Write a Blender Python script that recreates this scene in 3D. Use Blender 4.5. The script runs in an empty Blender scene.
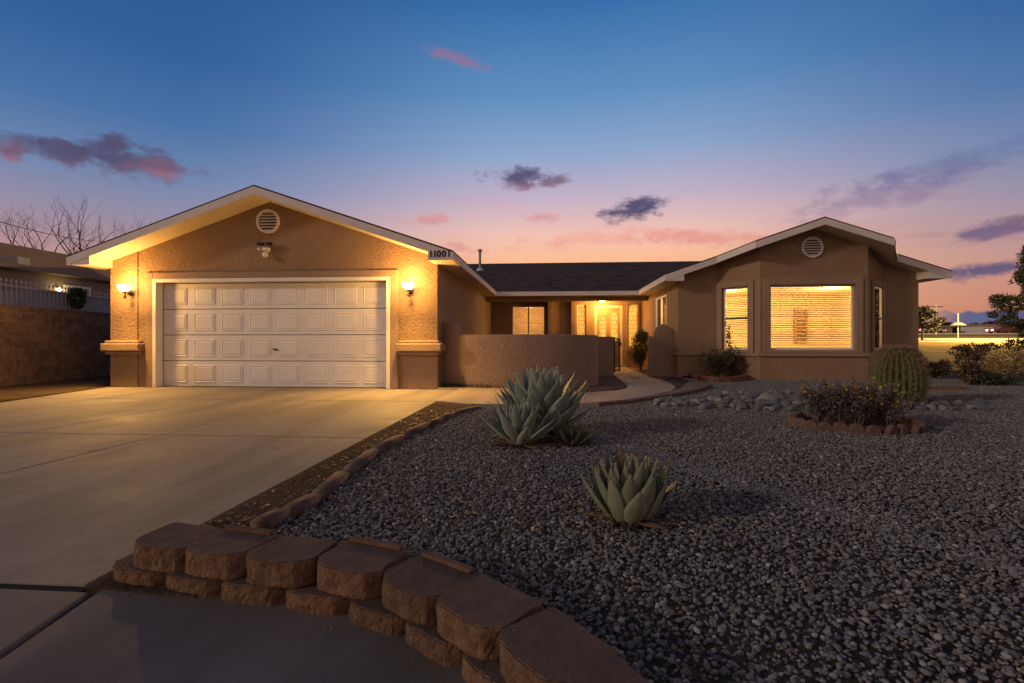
import bpy, bmesh, math, random
import numpy as np
from mathutils import Vector, Matrix, Euler
random.seed(7); np.random.seed(7)
R = math.radians
scene = bpy.context.scene
COL = scene.collection
TH = R(4.46); F = 500.0; CH = 0.97
ST, CT = math.sin(TH), math.cos(TH)

# ---------------------------------------------------------------- measuring helpers (photo pixel -> point in the world)
def at(u, v, Y):
    a = math.atan((u-512)/F) - TH
    x = Y*math.tan(a); d = -x*ST + Y*CT
    return Vector((x, Y, CH + (341.5-v)*d/F))
def xat(u, Y): return Y*math.tan(math.atan((u-512)/F)-TH)
def g(u, v, z=0.0):
    d = (CH-z)*F/(v-341.5); X = (u-512)/F*d
    return Vector((X*CT-d*ST, d*CT+X*ST, z))
def gd(u, d, z=0.0):
    X = (u-512)/F*d
    return Vector((X*CT-d*ST, d*CT+X*ST, z))
def terr(y):
    if y < 30: return 0.0
    if y < 80: return .04*(y-30)
    if y < 200: return 2.0+.02*(y-80)
    return 4.4

# ---------------------------------------------------------------- materials
def lin(c):
    return tuple(((x/255)/12.92 if x/255 <= .04045 else ((x/255+.055)/1.055)**2.4) for x in c)
class N:
    def __init__(s, name):
        s.m = bpy.data.materials.new(name); s.m.use_nodes = True
        s.nt = s.m.node_tree; s.b = s.nt.nodes['Principled BSDF']; s.out = s.nt.nodes['Material Output']
        s.tc = s.nt.nodes.new('ShaderNodeTexCoord')
    def n(s, t, **k):
        x = s.nt.nodes.new(t)
        for a, v in k.items(): setattr(x, a, v)
        return x
    def l(s, a, b): s.nt.links.new(a, b)
    def noise(s, scale, detail=4, rough=.6, stretch=None, vec=None):
        x = s.n('ShaderNodeTexNoise'); x.inputs['Scale'].default_value = scale
        x.inputs['Detail'].default_value = detail; x.inputs['Roughness'].default_value = rough
        v = vec or s.tc.outputs['Object']
        if stretch:
            mp = s.n('ShaderNodeMapping'); mp.inputs['Scale'].default_value = stretch
            s.l(v, mp.inputs['Vector']); v = mp.outputs['Vector']
        s.l(v, x.inputs['Vector']); return x.outputs['Fac']
    def ramp(s, fac, stops):
        x = s.n('ShaderNodeValToRGB'); e = x.color_ramp.elements
        while len(e) < len(stops): e.new(.5)
        for i, (p, c) in enumerate(stops):
            e[i].position = p; e[i].color = (*c, 1) if len(c) == 3 else c
        s.l(fac, x.inputs['Fac']); return x.outputs['Color']
    def mix(s, a, b, fac, mode='MIX'):
        x = s.n('ShaderNodeMix'); x.data_type = 'RGBA'; x.blend_type = mode
        for sock, v in ((x.inputs[6], a), (x.inputs[7], b)):
            if isinstance(v, tuple): sock.default_value = (*v, 1)
            else: s.l(v, sock)
        if isinstance(fac, (int, float)): x.inputs[0].default_value = fac
        else: s.l(fac, x.inputs[0])
        return x.outputs[2]
    def bump(s, h, strength=.5, dist=.01, prev=None):
        x = s.n('ShaderNodeBump'); x.inputs['Strength'].default_value = strength
        x.inputs['Distance'].default_value = dist; s.l(h, x.inputs['Height'])
        if prev is not None: s.l(prev, x.inputs['Normal'])
        return x.outputs['Normal']
    def fin(s, col=None, rough=.8, normal=None, spec=.3, metal=0):
        if col is not None:
            if isinstance(col, tuple): s.b.inputs['Base Color'].default_value = (*col, 1)
            else: s.l(col, s.b.inputs['Base Color'])
        if isinstance(rough, (int, float)): s.b.inputs['Roughness'].default_value = rough
        else: s.l(rough, s.b.inputs['Roughness'])
        s.b.inputs['Specular IOR Level'].default_value = spec
        s.b.inputs['Metallic'].default_value = metal
        if normal is not None: s.l(normal, s.b.inputs['Normal'])
        return s.m

def simple(name, col, rough=.6, var=.15, scale=6, bump=.15, bscale=60, dist=.004, spec=.3, metal=0):
    m = N(name); f = m.noise(scale, 5)
    c = m.ramp(f, [(.3, tuple(x*(1-var) for x in col)), (.7, tuple(min(1, x*(1+var)) for x in col))])
    nm = m.bump(m.noise(bscale, 3), bump, dist) if bump else None
    return m.fin(c, rough, nm, spec, metal)

def mat_stucco(name, base, rough_amp=.8, scale=26):
    m = N(name)
    big = m.noise(.9, 5, .65); mid = m.noise(7, 5, .6)
    c = m.ramp(big, [(.3, tuple(x*.86 for x in base)), (.7, tuple(x*1.1 for x in base))])
    c = m.mix(c, tuple(x*.72 for x in base), m.ramp(mid, [(.5, (0,0,0)), (.75, (.5,.5,.5))]))
    stain = m.noise(1.6, 6, .7, stretch=(1.6, 1.6, .35))
    c = m.mix(c, tuple(x*.75 for x in base), m.ramp(stain, [(.55, (0,0,0)), (.8, (.45,.45,.45))]))
    v = m.n('ShaderNodeTexVoronoi'); v.inputs['Scale'].default_value = scale
    v.feature = 'SMOOTH_F1'; m.l(m.tc.outputs['Object'], v.inputs['Vector'])
    n1 = m.bump(m.noise(scale*.9, 4, .65), rough_amp, .028)
    n2 = m.bump(v.outputs['Distance'], rough_amp*.5, .012, n1)
    return m.fin(c, .92, n2, .15)

def mat_concrete(name, base, stain=.5):
    m = N(name)
    a = m.noise(.7, 6, .65); b = m.noise(9, 6, .7); c2 = m.noise(120, 2)
    c = m.ramp(a, [(.3, tuple(x*.78 for x in base)), (.5, base), (.75, tuple(x*1.12 for x in base))])
    c = m.mix(c, tuple(x*.72 for x in base), m.ramp(b, [(.48, (0,0,0)), (.75, (stain,)*3)]))
    sw = m.noise(1.3, 7, .7, stretch=(1, 3.2, 1))
    c = m.mix(c, tuple(x*.6 for x in base), m.ramp(sw, [(.58, (0,0,0)), (.72, (stain*.8,)*3)]))
    spk = m.ramp(m.noise(55, 2, .5), [(.70, (0,0,0)), (.76, (.6,.6,.6))])
    c = m.mix(c, tuple(min(1, x*2.0) for x in base), spk)
    vo = m.n('ShaderNodeTexVoronoi'); vo.feature = 'DISTANCE_TO_EDGE'; vo.inputs['Scale'].default_value = .42
    wv = m.n('ShaderNodeVectorMath'); wv.operation = 'ADD'; nz = m.n('ShaderNodeTexNoise'); nz.inputs['Scale'].default_value = 1.7; nz.inputs['Detail'].default_value = 6
    m.l(m.tc.outputs['Object'], nz.inputs['Vector']); m.l(m.tc.outputs['Object'], wv.inputs[0]); m.l(nz.outputs['Color'], wv.inputs[1]); m.l(wv.outputs[0], vo.inputs['Vector'])
    crack = m.ramp(vo.outputs['Distance'], [(0, (1,1,1)), (.0035, (0,0,0))]); cm = m.ramp(m.noise(.5, 2), [(.5, (0,0,0)), (.58, (.8,.8,.8))])
    c = m.mix(c, tuple(x*.35 for x in base), m.mix((0,0,0), crack, cm))
    spots = m.ramp(m.noise(3.3, 3, .5), [(.66, (0,0,0)), (.72, (.45,.45,.45))]); c = m.mix(c, tuple(x*.5 for x in base), spots)
    ty = m.ramp(m.noise(1.1, 4, .6, stretch=(1.5,.22,1)), [(.46, (0,0,0)), (.62, (.7,.7,.7))]); c = m.mix(c, tuple(x*.58 for x in base), ty)
    br = m.noise(14, 3, .6, stretch=(.25, 9, 1))
    n0 = m.bump(br, .25, .003); n1 = m.bump(b, .2, .006, n0); n2 = m.bump(c2, .35, .0025, n1)
    rg = m.ramp(a, [(.3, (.6,.6,.6)), (.7, (.88,.88,.88))])
    return m.fin(c, rg, n2, .3)

def mat_leaf(name, c1, c2, rough=.55, translucent=.0, scale=8):
    m = N(name); gi = m.n('ShaderNodeNewGeometry')
    c = m.ramp(gi.outputs['Random Per Island'], [(0, c1), (1, c2)])
    c = m.mix(c, tuple(x*.6 for x in c1), m.ramp(m.noise(scale, 4), [(.4, (0,0,0)), (.75, (.5,.5,.5))]))
    m.fin(c, rough, None, .35)
    return m.m

def mat_emit(name, col, st):
    m = N(name); m.b.inputs['Base Color'].default_value = (.8,.7,.5,1)
    m.b.inputs['Emission Color'].default_value = (*col, 1); m.b.inputs['Emission Strength'].default_value = st
    return m.m

def mat_glass(name, tint=(1,1,1), gloss=.12):
    m = N(name)
    tr = m.n('ShaderNodeBsdfTransparent'); tr.inputs[0].default_value = (*tint, 1)
    gl = m.n('ShaderNodeBsdfGlossy'); gl.inputs['Roughness'].default_value = .03
    fr = m.n('ShaderNodeFresnel'); fr.inputs[0].default_value = 1.5
    mx = m.n('ShaderNodeMixShader'); m.l(fr.outputs[0], mx.inputs[0]); m.l(tr.outputs[0], mx.inputs[1]); m.l(gl.outputs[0], mx.inputs[2])
    m.l(mx.outputs[0], m.out.inputs['Surface'])
    return m.m

M = {}
STUC = (.30,.20,.125)
M['stucco'] = mat_stucco('tan stucco', STUC, .9, 24)
M['stucco_trim'] = mat_stucco('tan stucco trim', (.32,.225,.155), .6, 40)
M['stucco_wall'] = mat_stucco('courtyard stucco', (.27,.19,.14), .8, 18)
M['stucco_far'] = mat_stucco('grey brown stucco', (.25,.195,.155), .4, 12)
M['soffit'] = simple('painted soffit board', (.62,.52,.40), .6, .06, 3, .1)
M['fascia'] = simple('off white fascia paint', (.62,.57,.54), .5, .07, 2.2, .1)
M['white'] = simple('white paint', (.72,.69,.64), .45, .05, 3, .08)
M['vinyl'] = simple('white window frame', (.70,.66,.60), .4, .04, 3, .0)
M['garage'] = simple('garage door paint', (.70,.69,.68), .45, .05, 1.5, .25, 90, .002)
M['black'] = simple('black iron', (.02,.018,.016), .45, .2, 10, .1)
M['dark_metal'] = simple('dark lamp metal', (.05,.035,.02), .4, .2, 10, .1, metal=.6)
M['number'] = simple('black number', (.012,.012,.012), .5, 0, 1, 0)
M['pipe'] = simple('grey galvanised pipe', (.20,.23,.24), .45, .15, 8, .1, metal=.3)
M['flash'] = simple('pale flashing', (.45,.5,.55), .5, .1, 8, .1)
M['gap'] = simple('dark joint', (.02,.017,.014), .95, .3, 20, 0)
M['door'] = simple('front door paint', (.34,.22,.11), .45, .08, 3, .15)
def blindmat():
    m = N('cream blind slats'); d = m.n('ShaderNodeBsdfDiffuse'); d.inputs[0].default_value = (.55,.42,.24,1)
    t = m.n('ShaderNodeBsdfTranslucent'); t.inputs[0].default_value = (.6,.42,.2,1); x = m.n('ShaderNodeMixShader'); x.inputs[0].default_value = .3
    m.l(d.outputs[0], x.inputs[1]); m.l(t.outputs[0], x.inputs[2]); m.l(x.outputs[0], m.out.inputs['Surface']); return m.m
M['blind'] = blindmat()
M['room'] = simple('warm interior paint', (.72,.62,.45), .7, .07, 1.2, 0)
M['wood'] = simple('brown wood', (.16,.075,.03), .5, .25, 5, .1)
M['rack'] = simple('mid brown wood', (.42,.26,.11), .5, .2, 5, .1)
M['glass'] = mat_glass('window glass')
M['lampglass'] = mat_emit('lit lamp glass', (1,.70,.30), 16)
M['porchglass'] = mat_emit('lit porch lamp glass', (1,.66,.25), 12)
M['farlamp'] = mat_emit('lit far lamp', (1,.75,.35), 14)
M['carlamp'] = mat_emit('lit head lamp', (1,.85,.6), 30)
M['taillamp'] = mat_emit('lit tail lamp', (1,.08,.03), 12)

def leaded():
    m = N('leaded door glass')
    w = m.n('ShaderNodeTexBrick'); w.inputs['Scale'].default_value = 1
    w.inputs['Mortar Size'].default_value = .012; w.inputs['Brick Width'].default_value = .09; w.inputs['Row Height'].default_value = .16
    mp = m.n('ShaderNodeMapping'); mp.inputs['Rotation'].default_value = (R(90), 0, 0)
    m.l(m.tc.outputs['Object'], mp.inputs['Vector']); m.l(mp.outputs['Vector'], w.inputs['Vector'])
    w.inputs['Color1'].default_value = (.85,.8,.65,1); w.inputs['Color2'].default_value = (.8,.72,.5,1); w.inputs['Mortar'].default_value = (.45,.32,.16,1)
    tl = m.n('ShaderNodeBsdfTranslucent'); m.l(w.outputs['Color'], tl.inputs[0])
    tr = m.n('ShaderNodeBsdfTransparent'); m.l(w.outputs['Color'], tr.inputs[0])
    gl = m.n('ShaderNodeBsdfGlossy'); gl.inputs['Roughness'].default_value = .1
    a = m.n('ShaderNodeMixShader'); a.inputs[0].default_value = .35; m.l(tl.outputs[0], a.inputs[1]); m.l(tr.outputs[0], a.inputs[2])
    b = m.n('ShaderNodeMixShader'); b.inputs[0].default_value = .08; m.l(a.outputs[0], b.inputs[1]); m.l(gl.outputs[0], b.inputs[2])
    m.l(b.outputs[0], m.out.inputs['Surface']); return m.m
M['leaded'] = leaded()

def shingles():
    m = N('asphalt shingles')
    br = m.n('ShaderNodeTexBrick'); br.inputs['Scale'].default_value = 1
    br.inputs['Brick Width'].default_value = .32; br.inputs['Row Height'].default_value = .15; br.inputs['Mortar Size'].default_value = .008
    br.inputs['Color1'].default_value = (.045,.032,.030,1); br.inputs['Color2'].default_value = (.10,.072,.062,1); br.inputs['Mortar'].default_value = (.015,.012,.012,1)
    m.l(m.tc.outputs['Object'], br.inputs['Vector'])
    c = m.mix(br.outputs['Color'], (.13,.10,.09), m.ramp(m.noise(60, 3), [(.5, (0,0,0)), (.8, (.6,.6,.6))]))
    n1 = m.bump(br.outputs['Fac'], -.6, .01); n2 = m.bump(m.noise(150, 2), .5, .004, n1)
    return m.fin(c, .95, n2, .1)
M['shingle'] = shingles()

def blockwall():
    m = N('brown concrete block')
    mp = m.n('ShaderNodeMapping'); mp.inputs['Rotation'].default_value = (R(90), 0, R(90))
    m.l(m.tc.outputs['Object'], mp.inputs['Vector'])
    sx = m.n('ShaderNodeSeparateXYZ'); m.l(m.tc.outputs['Object'], sx.inputs[0])
    cx = m.n('ShaderNodeCombineXYZ'); m.l(sx.outputs['Y'], cx.inputs['X']); m.l(sx.outputs['Z'], cx.inputs['Y'])
    br = m.n('ShaderNodeTexBrick'); br.inputs['Scale'].default_value = 1
    br.inputs['Brick Width'].default_value = .406; br.inputs['Row Height'].default_value = .203; br.inputs['Mortar Size'].default_value = .011
    br.inputs['Color1'].default_value = (.21,.135,.10,1); br.inputs['Color2'].default_value = (.15,.10,.075,1); br.inputs['Mortar'].default_value = (.22,.165,.13,1)
    m.l(cx.outputs[0], br.inputs['Vector'])
    c = m.mix(br.outputs['Color'], (.05,.032,.025), m.ramp(m.noise(5, 5, .7), [(.45, (0,0,0)), (.75, (.8,.8,.8))]))
    n1 = m.bump(br.outputs['Fac'], -.8, .012); n2 = m.bump(m.noise(70, 4), .5, .006, n1)
    return m.fin(c, .95, n2, .1)
M['block'] = blockwall()

def landblock():
    m = N('garden wall block'); gi = m.n('ShaderNodeNewGeometry')
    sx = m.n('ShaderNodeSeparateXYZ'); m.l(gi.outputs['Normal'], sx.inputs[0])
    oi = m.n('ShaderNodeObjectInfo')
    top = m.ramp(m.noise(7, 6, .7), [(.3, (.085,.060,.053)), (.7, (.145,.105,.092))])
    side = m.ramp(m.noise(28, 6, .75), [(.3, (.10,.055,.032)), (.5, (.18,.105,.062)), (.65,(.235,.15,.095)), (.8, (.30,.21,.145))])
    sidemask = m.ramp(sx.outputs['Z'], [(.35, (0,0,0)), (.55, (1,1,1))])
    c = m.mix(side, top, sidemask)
    c = m.mix(c, (.055,.038,.034), m.ramp(oi.outputs['Random'], [(0, (0,0,0)), (1, (.45,.45,.45))]))
    c = m.mix(c, (.30,.22,.18), m.ramp(m.noise(45, 2), [(.68, (0,0,0)), (.76, (.7,.7,.7))]))
    n1 = m.bump(m.noise(38, 5, .75), .9, .010); n2 = m.bump(m.noise(170, 3), .6, .003, n1)
    return m.fin(c, .95, n2, .12)
M['landblock'] = landblock()
M['edging'] = simple('worn pink edging concrete', (.13,.09,.075), .95, .35, 9, .8, 50, .008)
M['brick'] = simple('red brick', (.19,.085,.055), .95, .35, 12, .7, 60, .006)
M['scallop'] = simple('pinkish scallop paver', (.135,.085,.068), .95, .3, 10, .7, 60, .006)
M['concrete'] = mat_concrete('driveway concrete', (.235,.21,.185), .9)
M['concrete2'] = mat_concrete('walkway concrete', (.36,.30,.25), .3)
M['apron'] = mat_concrete('street apron concrete', (.145,.13,.12), .7)
M['asphalt'] = simple('asphalt', (.05,.05,.052), .9, .25, 3, .4, 60, .006)

def dirt(name, a, b, c_):
    m = N(name)
    c = m.ramp(m.noise(2.2, 7, .7), [(.3, a), (.6, b), (.8, c_)])
    c = m.mix(c, tuple(x*.45 for x in a), m.ramp(m.noise(38, 4, .7), [(.45, (0,0,0)), (.7, (.8,.8,.8))]))
    n1 = m.bump(m.noise(22, 6, .7), .9, .03); n2 = m.bump(m.noise(120, 3), .7, .008, n1)
    return m.fin(c, 1.0, n2, .05)
M['dirt'] = dirt('brown dirt', (.06,.042,.03), (.10,.073,.053), (.15,.112,.085))
M['sand'] = dirt('courtyard dirt', (.15,.10,.07), (.21,.15,.11), (.25,.18,.13))
M['ground'] = dirt('yard ground', (.10,.085,.07), (.15,.125,.10), (.20,.16,.12))
M['gravelbed'] = dirt('gravel bed', (.07,.058,.05), (.105,.088,.075), (.14,.12,.10))

def field():
    m = N('dry grass field')
    c = m.ramp(m.noise(.35, 7, .7), [(.3, (.17,.115,.035)), (.55, (.30,.21,.075)), (.8, (.38,.28,.12))])
    c = m.mix(c, (.09,.08,.03), m.ramp(m.noise(3.5, 5, .7, stretch=(.3,1.5,1)), [(.5, (0,0,0)), (.75, (.7,.7,.7))]))
    n1 = m.bump(m.noise(6, 6, .7), .7, .06)
    return m.fin(c, 1.0, n1, .05)
M['field'] = field()

def stones(name, cols):
    m = N(name); oi = m.n('ShaderNodeObjectInfo')
    c = m.ramp(oi.outputs['Random'], cols)
    # bed tone drifts slowly over the yard
    gi = m.n('ShaderNodeNewGeometry')
    big = m.noise(.45, 3, .5, vec=gi.outputs['Position'])
    c = m.mix(c, (.75,.62,.5), m.ramp(big, [(.55, (0,0,0)), (.8, (.3,.3,.3))]), 'MULTIPLY')
    c = m.mix(c, tuple([.06]*3), m.ramp(m.noise(40, 4), [(.45, (0,0,0)), (.8, (.5,.5,.5))]))
    return m.fin(c, .85, m.bump(m.noise(90, 3), .4, .003), .25)
M['gravel'] = stones('grey gravel', [(0, (.11,.113,.12)), (.4, (.165,.17,.18)), (.75, (.23,.235,.247)), (.88, (.20,.17,.145)), (.96, (.34,.34,.345)), (1, (.42,.41,.40))])
M['rock'] = simple('river rock', (.12,.125,.135), .8, .45, 6, .5, 40, .01)
M['rock_pale'] = simple('pale river rock', (.22,.215,.20), .85, .35, 6, .5, 40, .01)
M['agave1'] = mat_leaf('blue green agave leaf', (.175,.225,.18), (.31,.365,.30), .5, scale=14)
M['agave2'] = mat_leaf('grey green agave leaf', (.15,.175,.115), (.24,.265,.18), .5, scale=18)
M['agave3'] = mat_leaf('dull green agave leaf', (.05,.065,.035), (.11,.12,.06), .6, scale=14)
M['spine'] = simple('dark agave spine', (.08,.035,.02), .5, .2, 10, 0)
M['bud'] = mat_leaf('dry tan leaf', (.28,.17,.06), (.36,.25,.10))
M['cactus'] = simple('cactus skin', (.09,.11,.03), .55, .3, 9, .3)
M['cspine'] = mat_leaf('cactus spine', (.17,.10,.05), (.38,.27,.16), .6)
M['rose'] = mat_leaf('rose leaf', (.035,.045,.018), (.10,.085,.035))
M['stem'] = simple('woody stem', (.12,.085,.055), .85, .3, 12, .3)
M['sage'] = mat_leaf('grey purple twig leaf', (.075,.06,.055), (.17,.14,.125))
M['sageflower'] = mat_leaf('yellow flower', (.30,.20,.03), (.45,.32,.05))
M['door_shrub'] = mat_leaf('round shrub leaf', (.05,.06,.015), (.13,.12,.035))
M['juniper'] = mat_leaf('juniper leaf', (.03,.055,.025), (.07,.09,.035))
M['drybush'] = mat_leaf('dry golden shrub leaf', (.28,.19,.075), (.46,.34,.15))
M['redbush'] = mat_leaf('dark reddish shrub leaf', (.06,.045,.025), (.14,.09,.05))
M['pine'] = mat_leaf('evergreen tuft', (.045,.06,.02), (.15,.14,.05))
M['bark'] = simple('grey bark', (.06,.045,.035), .95, .3, 8, .6, 30, .01)
M['fartree'] = mat_leaf('distant leaf', (.03,.035,.02), (.08,.065,.04))
M['grass'] = mat_leaf('green weed', (.04,.07,.02), (.09,.13,.04))
M['litter'] = mat_leaf('dry litter', (.07,.045,.025), (.17,.115,.065))
M['fence'] = simple('pale grey fence paint', (.30,.29,.31), .6, .12, 4, .2)
M['fence_white'] = simple('pale picket paint', (.42,.40,.42), .6, .1, 4, .1)
M['unit'] = simple('pale cooler housing', (.38,.35,.33), .6, .1, 4, .1)
M['farwhite'] = simple('far white wall', (.5,.47,.44), .8, .1, .5, 0)
M['farbrown'] = simple('far tan wall', (.28,.2,.15), .8, .1, .5, 0)
M['car1'] = simple('silver car paint', (.35,.35,.37), .3, .02, 1, 0, spec=.6)
M['car2'] = simple('dark red car paint', (.14,.03,.02), .3, .02, 1, 0, spec=.6)
M['tyre'] = simple('tyre rubber', (.02,.02,.02), .9, .1, 5, 0)
M['carglass'] = simple('dark car glass', (.02,.025,.03), .1, 0, 1, 0, spec=.8)
M['wire'] = simple('cable', (.02,.02,.02), .7, 0, 1, 0)
M['curbwhite'] = simple('pale kerb concrete', (.5,.45,.38), .8, .1, 2, .1)

# ---------------------------------------------------------------- mesh builder
class MB:
    def __init__(s): s.v = []; s.f = []; s.mi = []
    def add(s, vs, fs, mi=0):
        o = len(s.v); s.v += [tuple(p) for p in vs]
        s.f += [tuple(i+o for i in q) for q in fs]; s.mi += [mi]*len(fs); return s
    def box(s, x0, x1, y0, y1, z0, z1, mi=0):
        vs = [(x0,y0,z0),(x1,y0,z0),(x1,y1,z0),(x0,y1,z0),(x0,y0,z1),(x1,y0,z1),(x1,y1,z1),(x0,y1,z1)]
        return s.add(vs, [(0,3,2,1),(4,5,6,7),(0,1,5,4),(1,2,6,5),(2,3,7,6),(3,0,4,7)], mi)
    def bar(s, a, b, w, h, up=(0,0,1)):
        a, b = Vector(a), Vector(b); d = (b-a).normalized(); up = Vector(up)
        sd = d.cross(up); sd = sd.normalized() if sd.length > 1e-5 else Vector((1,0,0)); u2 = sd.cross(d)
        vs = []
        for p in (a, b):
            for i, j in ((-1,-1),(1,-1),(1,1),(-1,1)): vs.append(p+sd*i*w/2+u2*j*h/2)
        return s.add(vs, [(0,1,2,3),(7,6,5,4),(0,4,5,1),(1,5,6,2),(2,6,7,3),(3,7,4,0)])
    def prism(s, poly, z0, z1):            # plan polygon; z0/z1 numbers or functions of (x,y)
        n = len(poly); f0 = z0 if callable(z0) else (lambda x, y: z0); f1 = z1 if callable(z1) else (lambda x, y: z1)
        vs = [(x, y, f0(x, y)) for x, y in poly]+[(x, y, f1(x, y)) for x, y in poly]
        return s.add(vs, [tuple(range(n))[::-1], tuple(range(n, 2*n))]+[(i, (i+1) % n, n+(i+1) % n, n+i) for i in range(n)])
    def xprof(s, prof, y0, y1):             # (x,z) profile extruded along y
        n = len(prof)
        vs = [(x, y0, z) for x, z in prof]+[(x, y1, z) for x, z in prof]
        return s.add(vs, [tuple(range(n)), tuple(range(n, 2*n))[::-1]]+[(i, n+i, n+(i+1) % n, (i+1) % n) for i in range(n)])
    def tube(s, pts, rad, n=6, caps=True):
        pts = [Vector(p) for p in pts]
        if not hasattr(rad, '__len__'): rad = [rad]*len(pts)
        vs = []; fs = []; ref = None
        for i, p in enumerate(pts):
            d = (pts[min(i+1, len(pts)-1)]-pts[max(i-1, 0)]).normalized()
            if ref is None:
                ref = Vector((0,0,1)) if abs(d.z) < .9 else Vector((1,0,0))
            a = (ref-d*ref.dot(d))
            a = a.normalized() if a.length > 1e-4 else d.orthogonal().normalized()
            b = d.cross(a); ref = a
            for k in range(n):
                t = 2*math.pi*k/n; vs.append(p+(a*math.cos(t)+b*math.sin(t))*rad[i])
        for i in range(len(pts)-1):
            for k in range(n):
                fs.append((i*n+k, i*n+(k+1) % n, (i+1)*n+(k+1) % n, (i+1)*n+k))
        if caps: fs += [tuple(range(n))[::-1], tuple(range((len(pts)-1)*n, len(pts)*n))]
        return s.add(vs, fs)
    def lathe(s, prof, c, n=20, axis='z'):  # prof: (r,h)
        vs = []; fs = []; m = len(prof); c = Vector(c)
        for r, h in prof:
            for k in range(n):
                t = 2*math.pi*k/n
                if axis == 'z': vs.append(c+Vector((r*math.cos(t), r*math.sin(t), h)))
                else: vs.append(c+Vector((r*math.cos(t), h, r*math.sin(t))))
        for i in range(m-1):
            for k in range(n): fs.append((i*n+k, i*n+(k+1) % n, (i+1)*n+(k+1) % n, (i+1)*n+k))
        fs += [tuple(range(n))[::-1], tuple(range((m-1)*n, m*n))]
        return s.add(vs, fs)
    def build(s, name, mat, parent=None, smooth=False, bevel=0, seg=2, fix=True, mats=None):
        me = bpy.data.meshes.new(name); o = Vector(parent_loc(parent))
        me.from_pydata([(p[0]-o.x, p[1]-o.y, p[2]-o.z) for p in s.v], [], s.f)
        for m_ in (mats or [mat]): me.materials.append(m_)
        if mats: me.polygons.foreach_set('material_index', s.mi)
        if fix:
            bm = bmesh.new(); bm.from_mesh(me); bmesh.ops.recalc_face_normals(bm, faces=bm.faces); bm.to_mesh(me); bm.free()
        if smooth: me.polygons.foreach_set('use_smooth', [True]*len(me.polygons))
        ob = bpy.data.objects.new(name, me); COL.objects.link(ob)
        if parent: ob.parent = parent
        if bevel:
            b = ob.modifiers.new('bevel', 'BEVEL'); b.width = bevel; b.segments = seg; b.limit_method = 'ANGLE'; b.angle_limit = R(35)
        return ob
WL = {}
def parent_loc(p):
    if p is None: return (0,0,0)
    v = Vector(p.location)
    if p.parent: v = v+Vector(parent_loc(p.parent))
    return v
def tag(o, label=None, cat=None, group=None, kind=None):
    if label: o['label'] = label
    if cat: o['category'] = cat
    if group: o['group'] = group
    if kind: o['kind'] = kind
    return o
def thing(name, label, cat, loc=(0,0,0), group=None):
    o = bpy.data.objects.new(name, None); COL.objects.link(o); o.location = loc; o.empty_display_size = .1
    return tag(o, label, cat, group)
def rebase(o):
    """move a one-mesh thing's origin to its base centre"""
    me = o.data; n = len(me.vertices); a = np.empty(n*3); me.vertices.foreach_get('co', a); a = a.reshape(-1, 3)
    c = np.array([(a[:,0].min()+a[:,0].max())/2, (a[:,1].min()+a[:,1].max())/2, a[:,2].min()])
    me.vertices.foreach_set('co', (a-c).ravel()); o.location = tuple(c); me.update(); return o
def copy_tree(o, parent=None):
    c = o.copy(); COL.objects.link(c); c.parent = parent
    for ch in list(o.children): copy_tree(ch, c)
    return c

def quads(name, mat, C, A, B, parent=None, tri=False):
    """many small leaf faces: centres C, half-axes A (length) and B (width) -> pointed leaves"""
    n = len(C); o = np.array(parent_loc(parent)); C = C-o
    nv = 4; V = np.empty((n, 4, 3)); V[:,0] = C-A; V[:,1] = C-A*.05+B; V[:,2] = C+A; V[:,3] = C-A*.05-B
    me = bpy.data.meshes.new(name); me.vertices.add(n*4); me.vertices.foreach_set('co', V.ravel())
    me.loops.add(n*4); me.loops.foreach_set('vertex_index', np.arange(n*4, dtype=np.int32))
    me.polygons.add(n); me.polygons.foreach_set('loop_start', np.arange(0, n*4, 4, dtype=np.int32)); me.polygons.foreach_set('loop_total', np.full(n, 4, dtype=np.int32))
    me.update(calc_edges=True); me.validate()
    me.materials.append(mat); ob = bpy.data.objects.new(name, me); COL.objects.link(ob)
    if parent: ob.parent = parent
    return ob
def rdir(n):
    v = np.random.normal(size=(n, 3)); return v/np.linalg.norm(v, axis=1)[:, None]
def cloud(clumps, n, size, aspect=.4, up=0., shell=.35):
    """leaf centres spread through clumps [(x,y,z,rx,ry,rz)]"""
    w = np.array([c[3]*c[4]*c[5] for c in clumps])**.67; w /= w.sum()
    idx = np.random.choice(len(clumps), n, p=w); cl = np.array(clumps)[idx]
    d = rdir(n); r = (shell+(1-shell)*np.random.rand(n))**.6*(1+.12*np.random.normal(size=n))
    C = cl[:, :3]+d*cl[:, 3:6]*r[:, None]
    ax = rdir(n)+d*.8+np.array([0, 0, up]); ax /= np.linalg.norm(ax, axis=1)[:, None]
    b = np.cross(ax, rdir(n)); b /= np.linalg.norm(b, axis=1)[:, None]+1e-9
    s = size*(.6+.8*np.random.rand(n))[:, None]
    return C, ax*s, b*s*aspect

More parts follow.
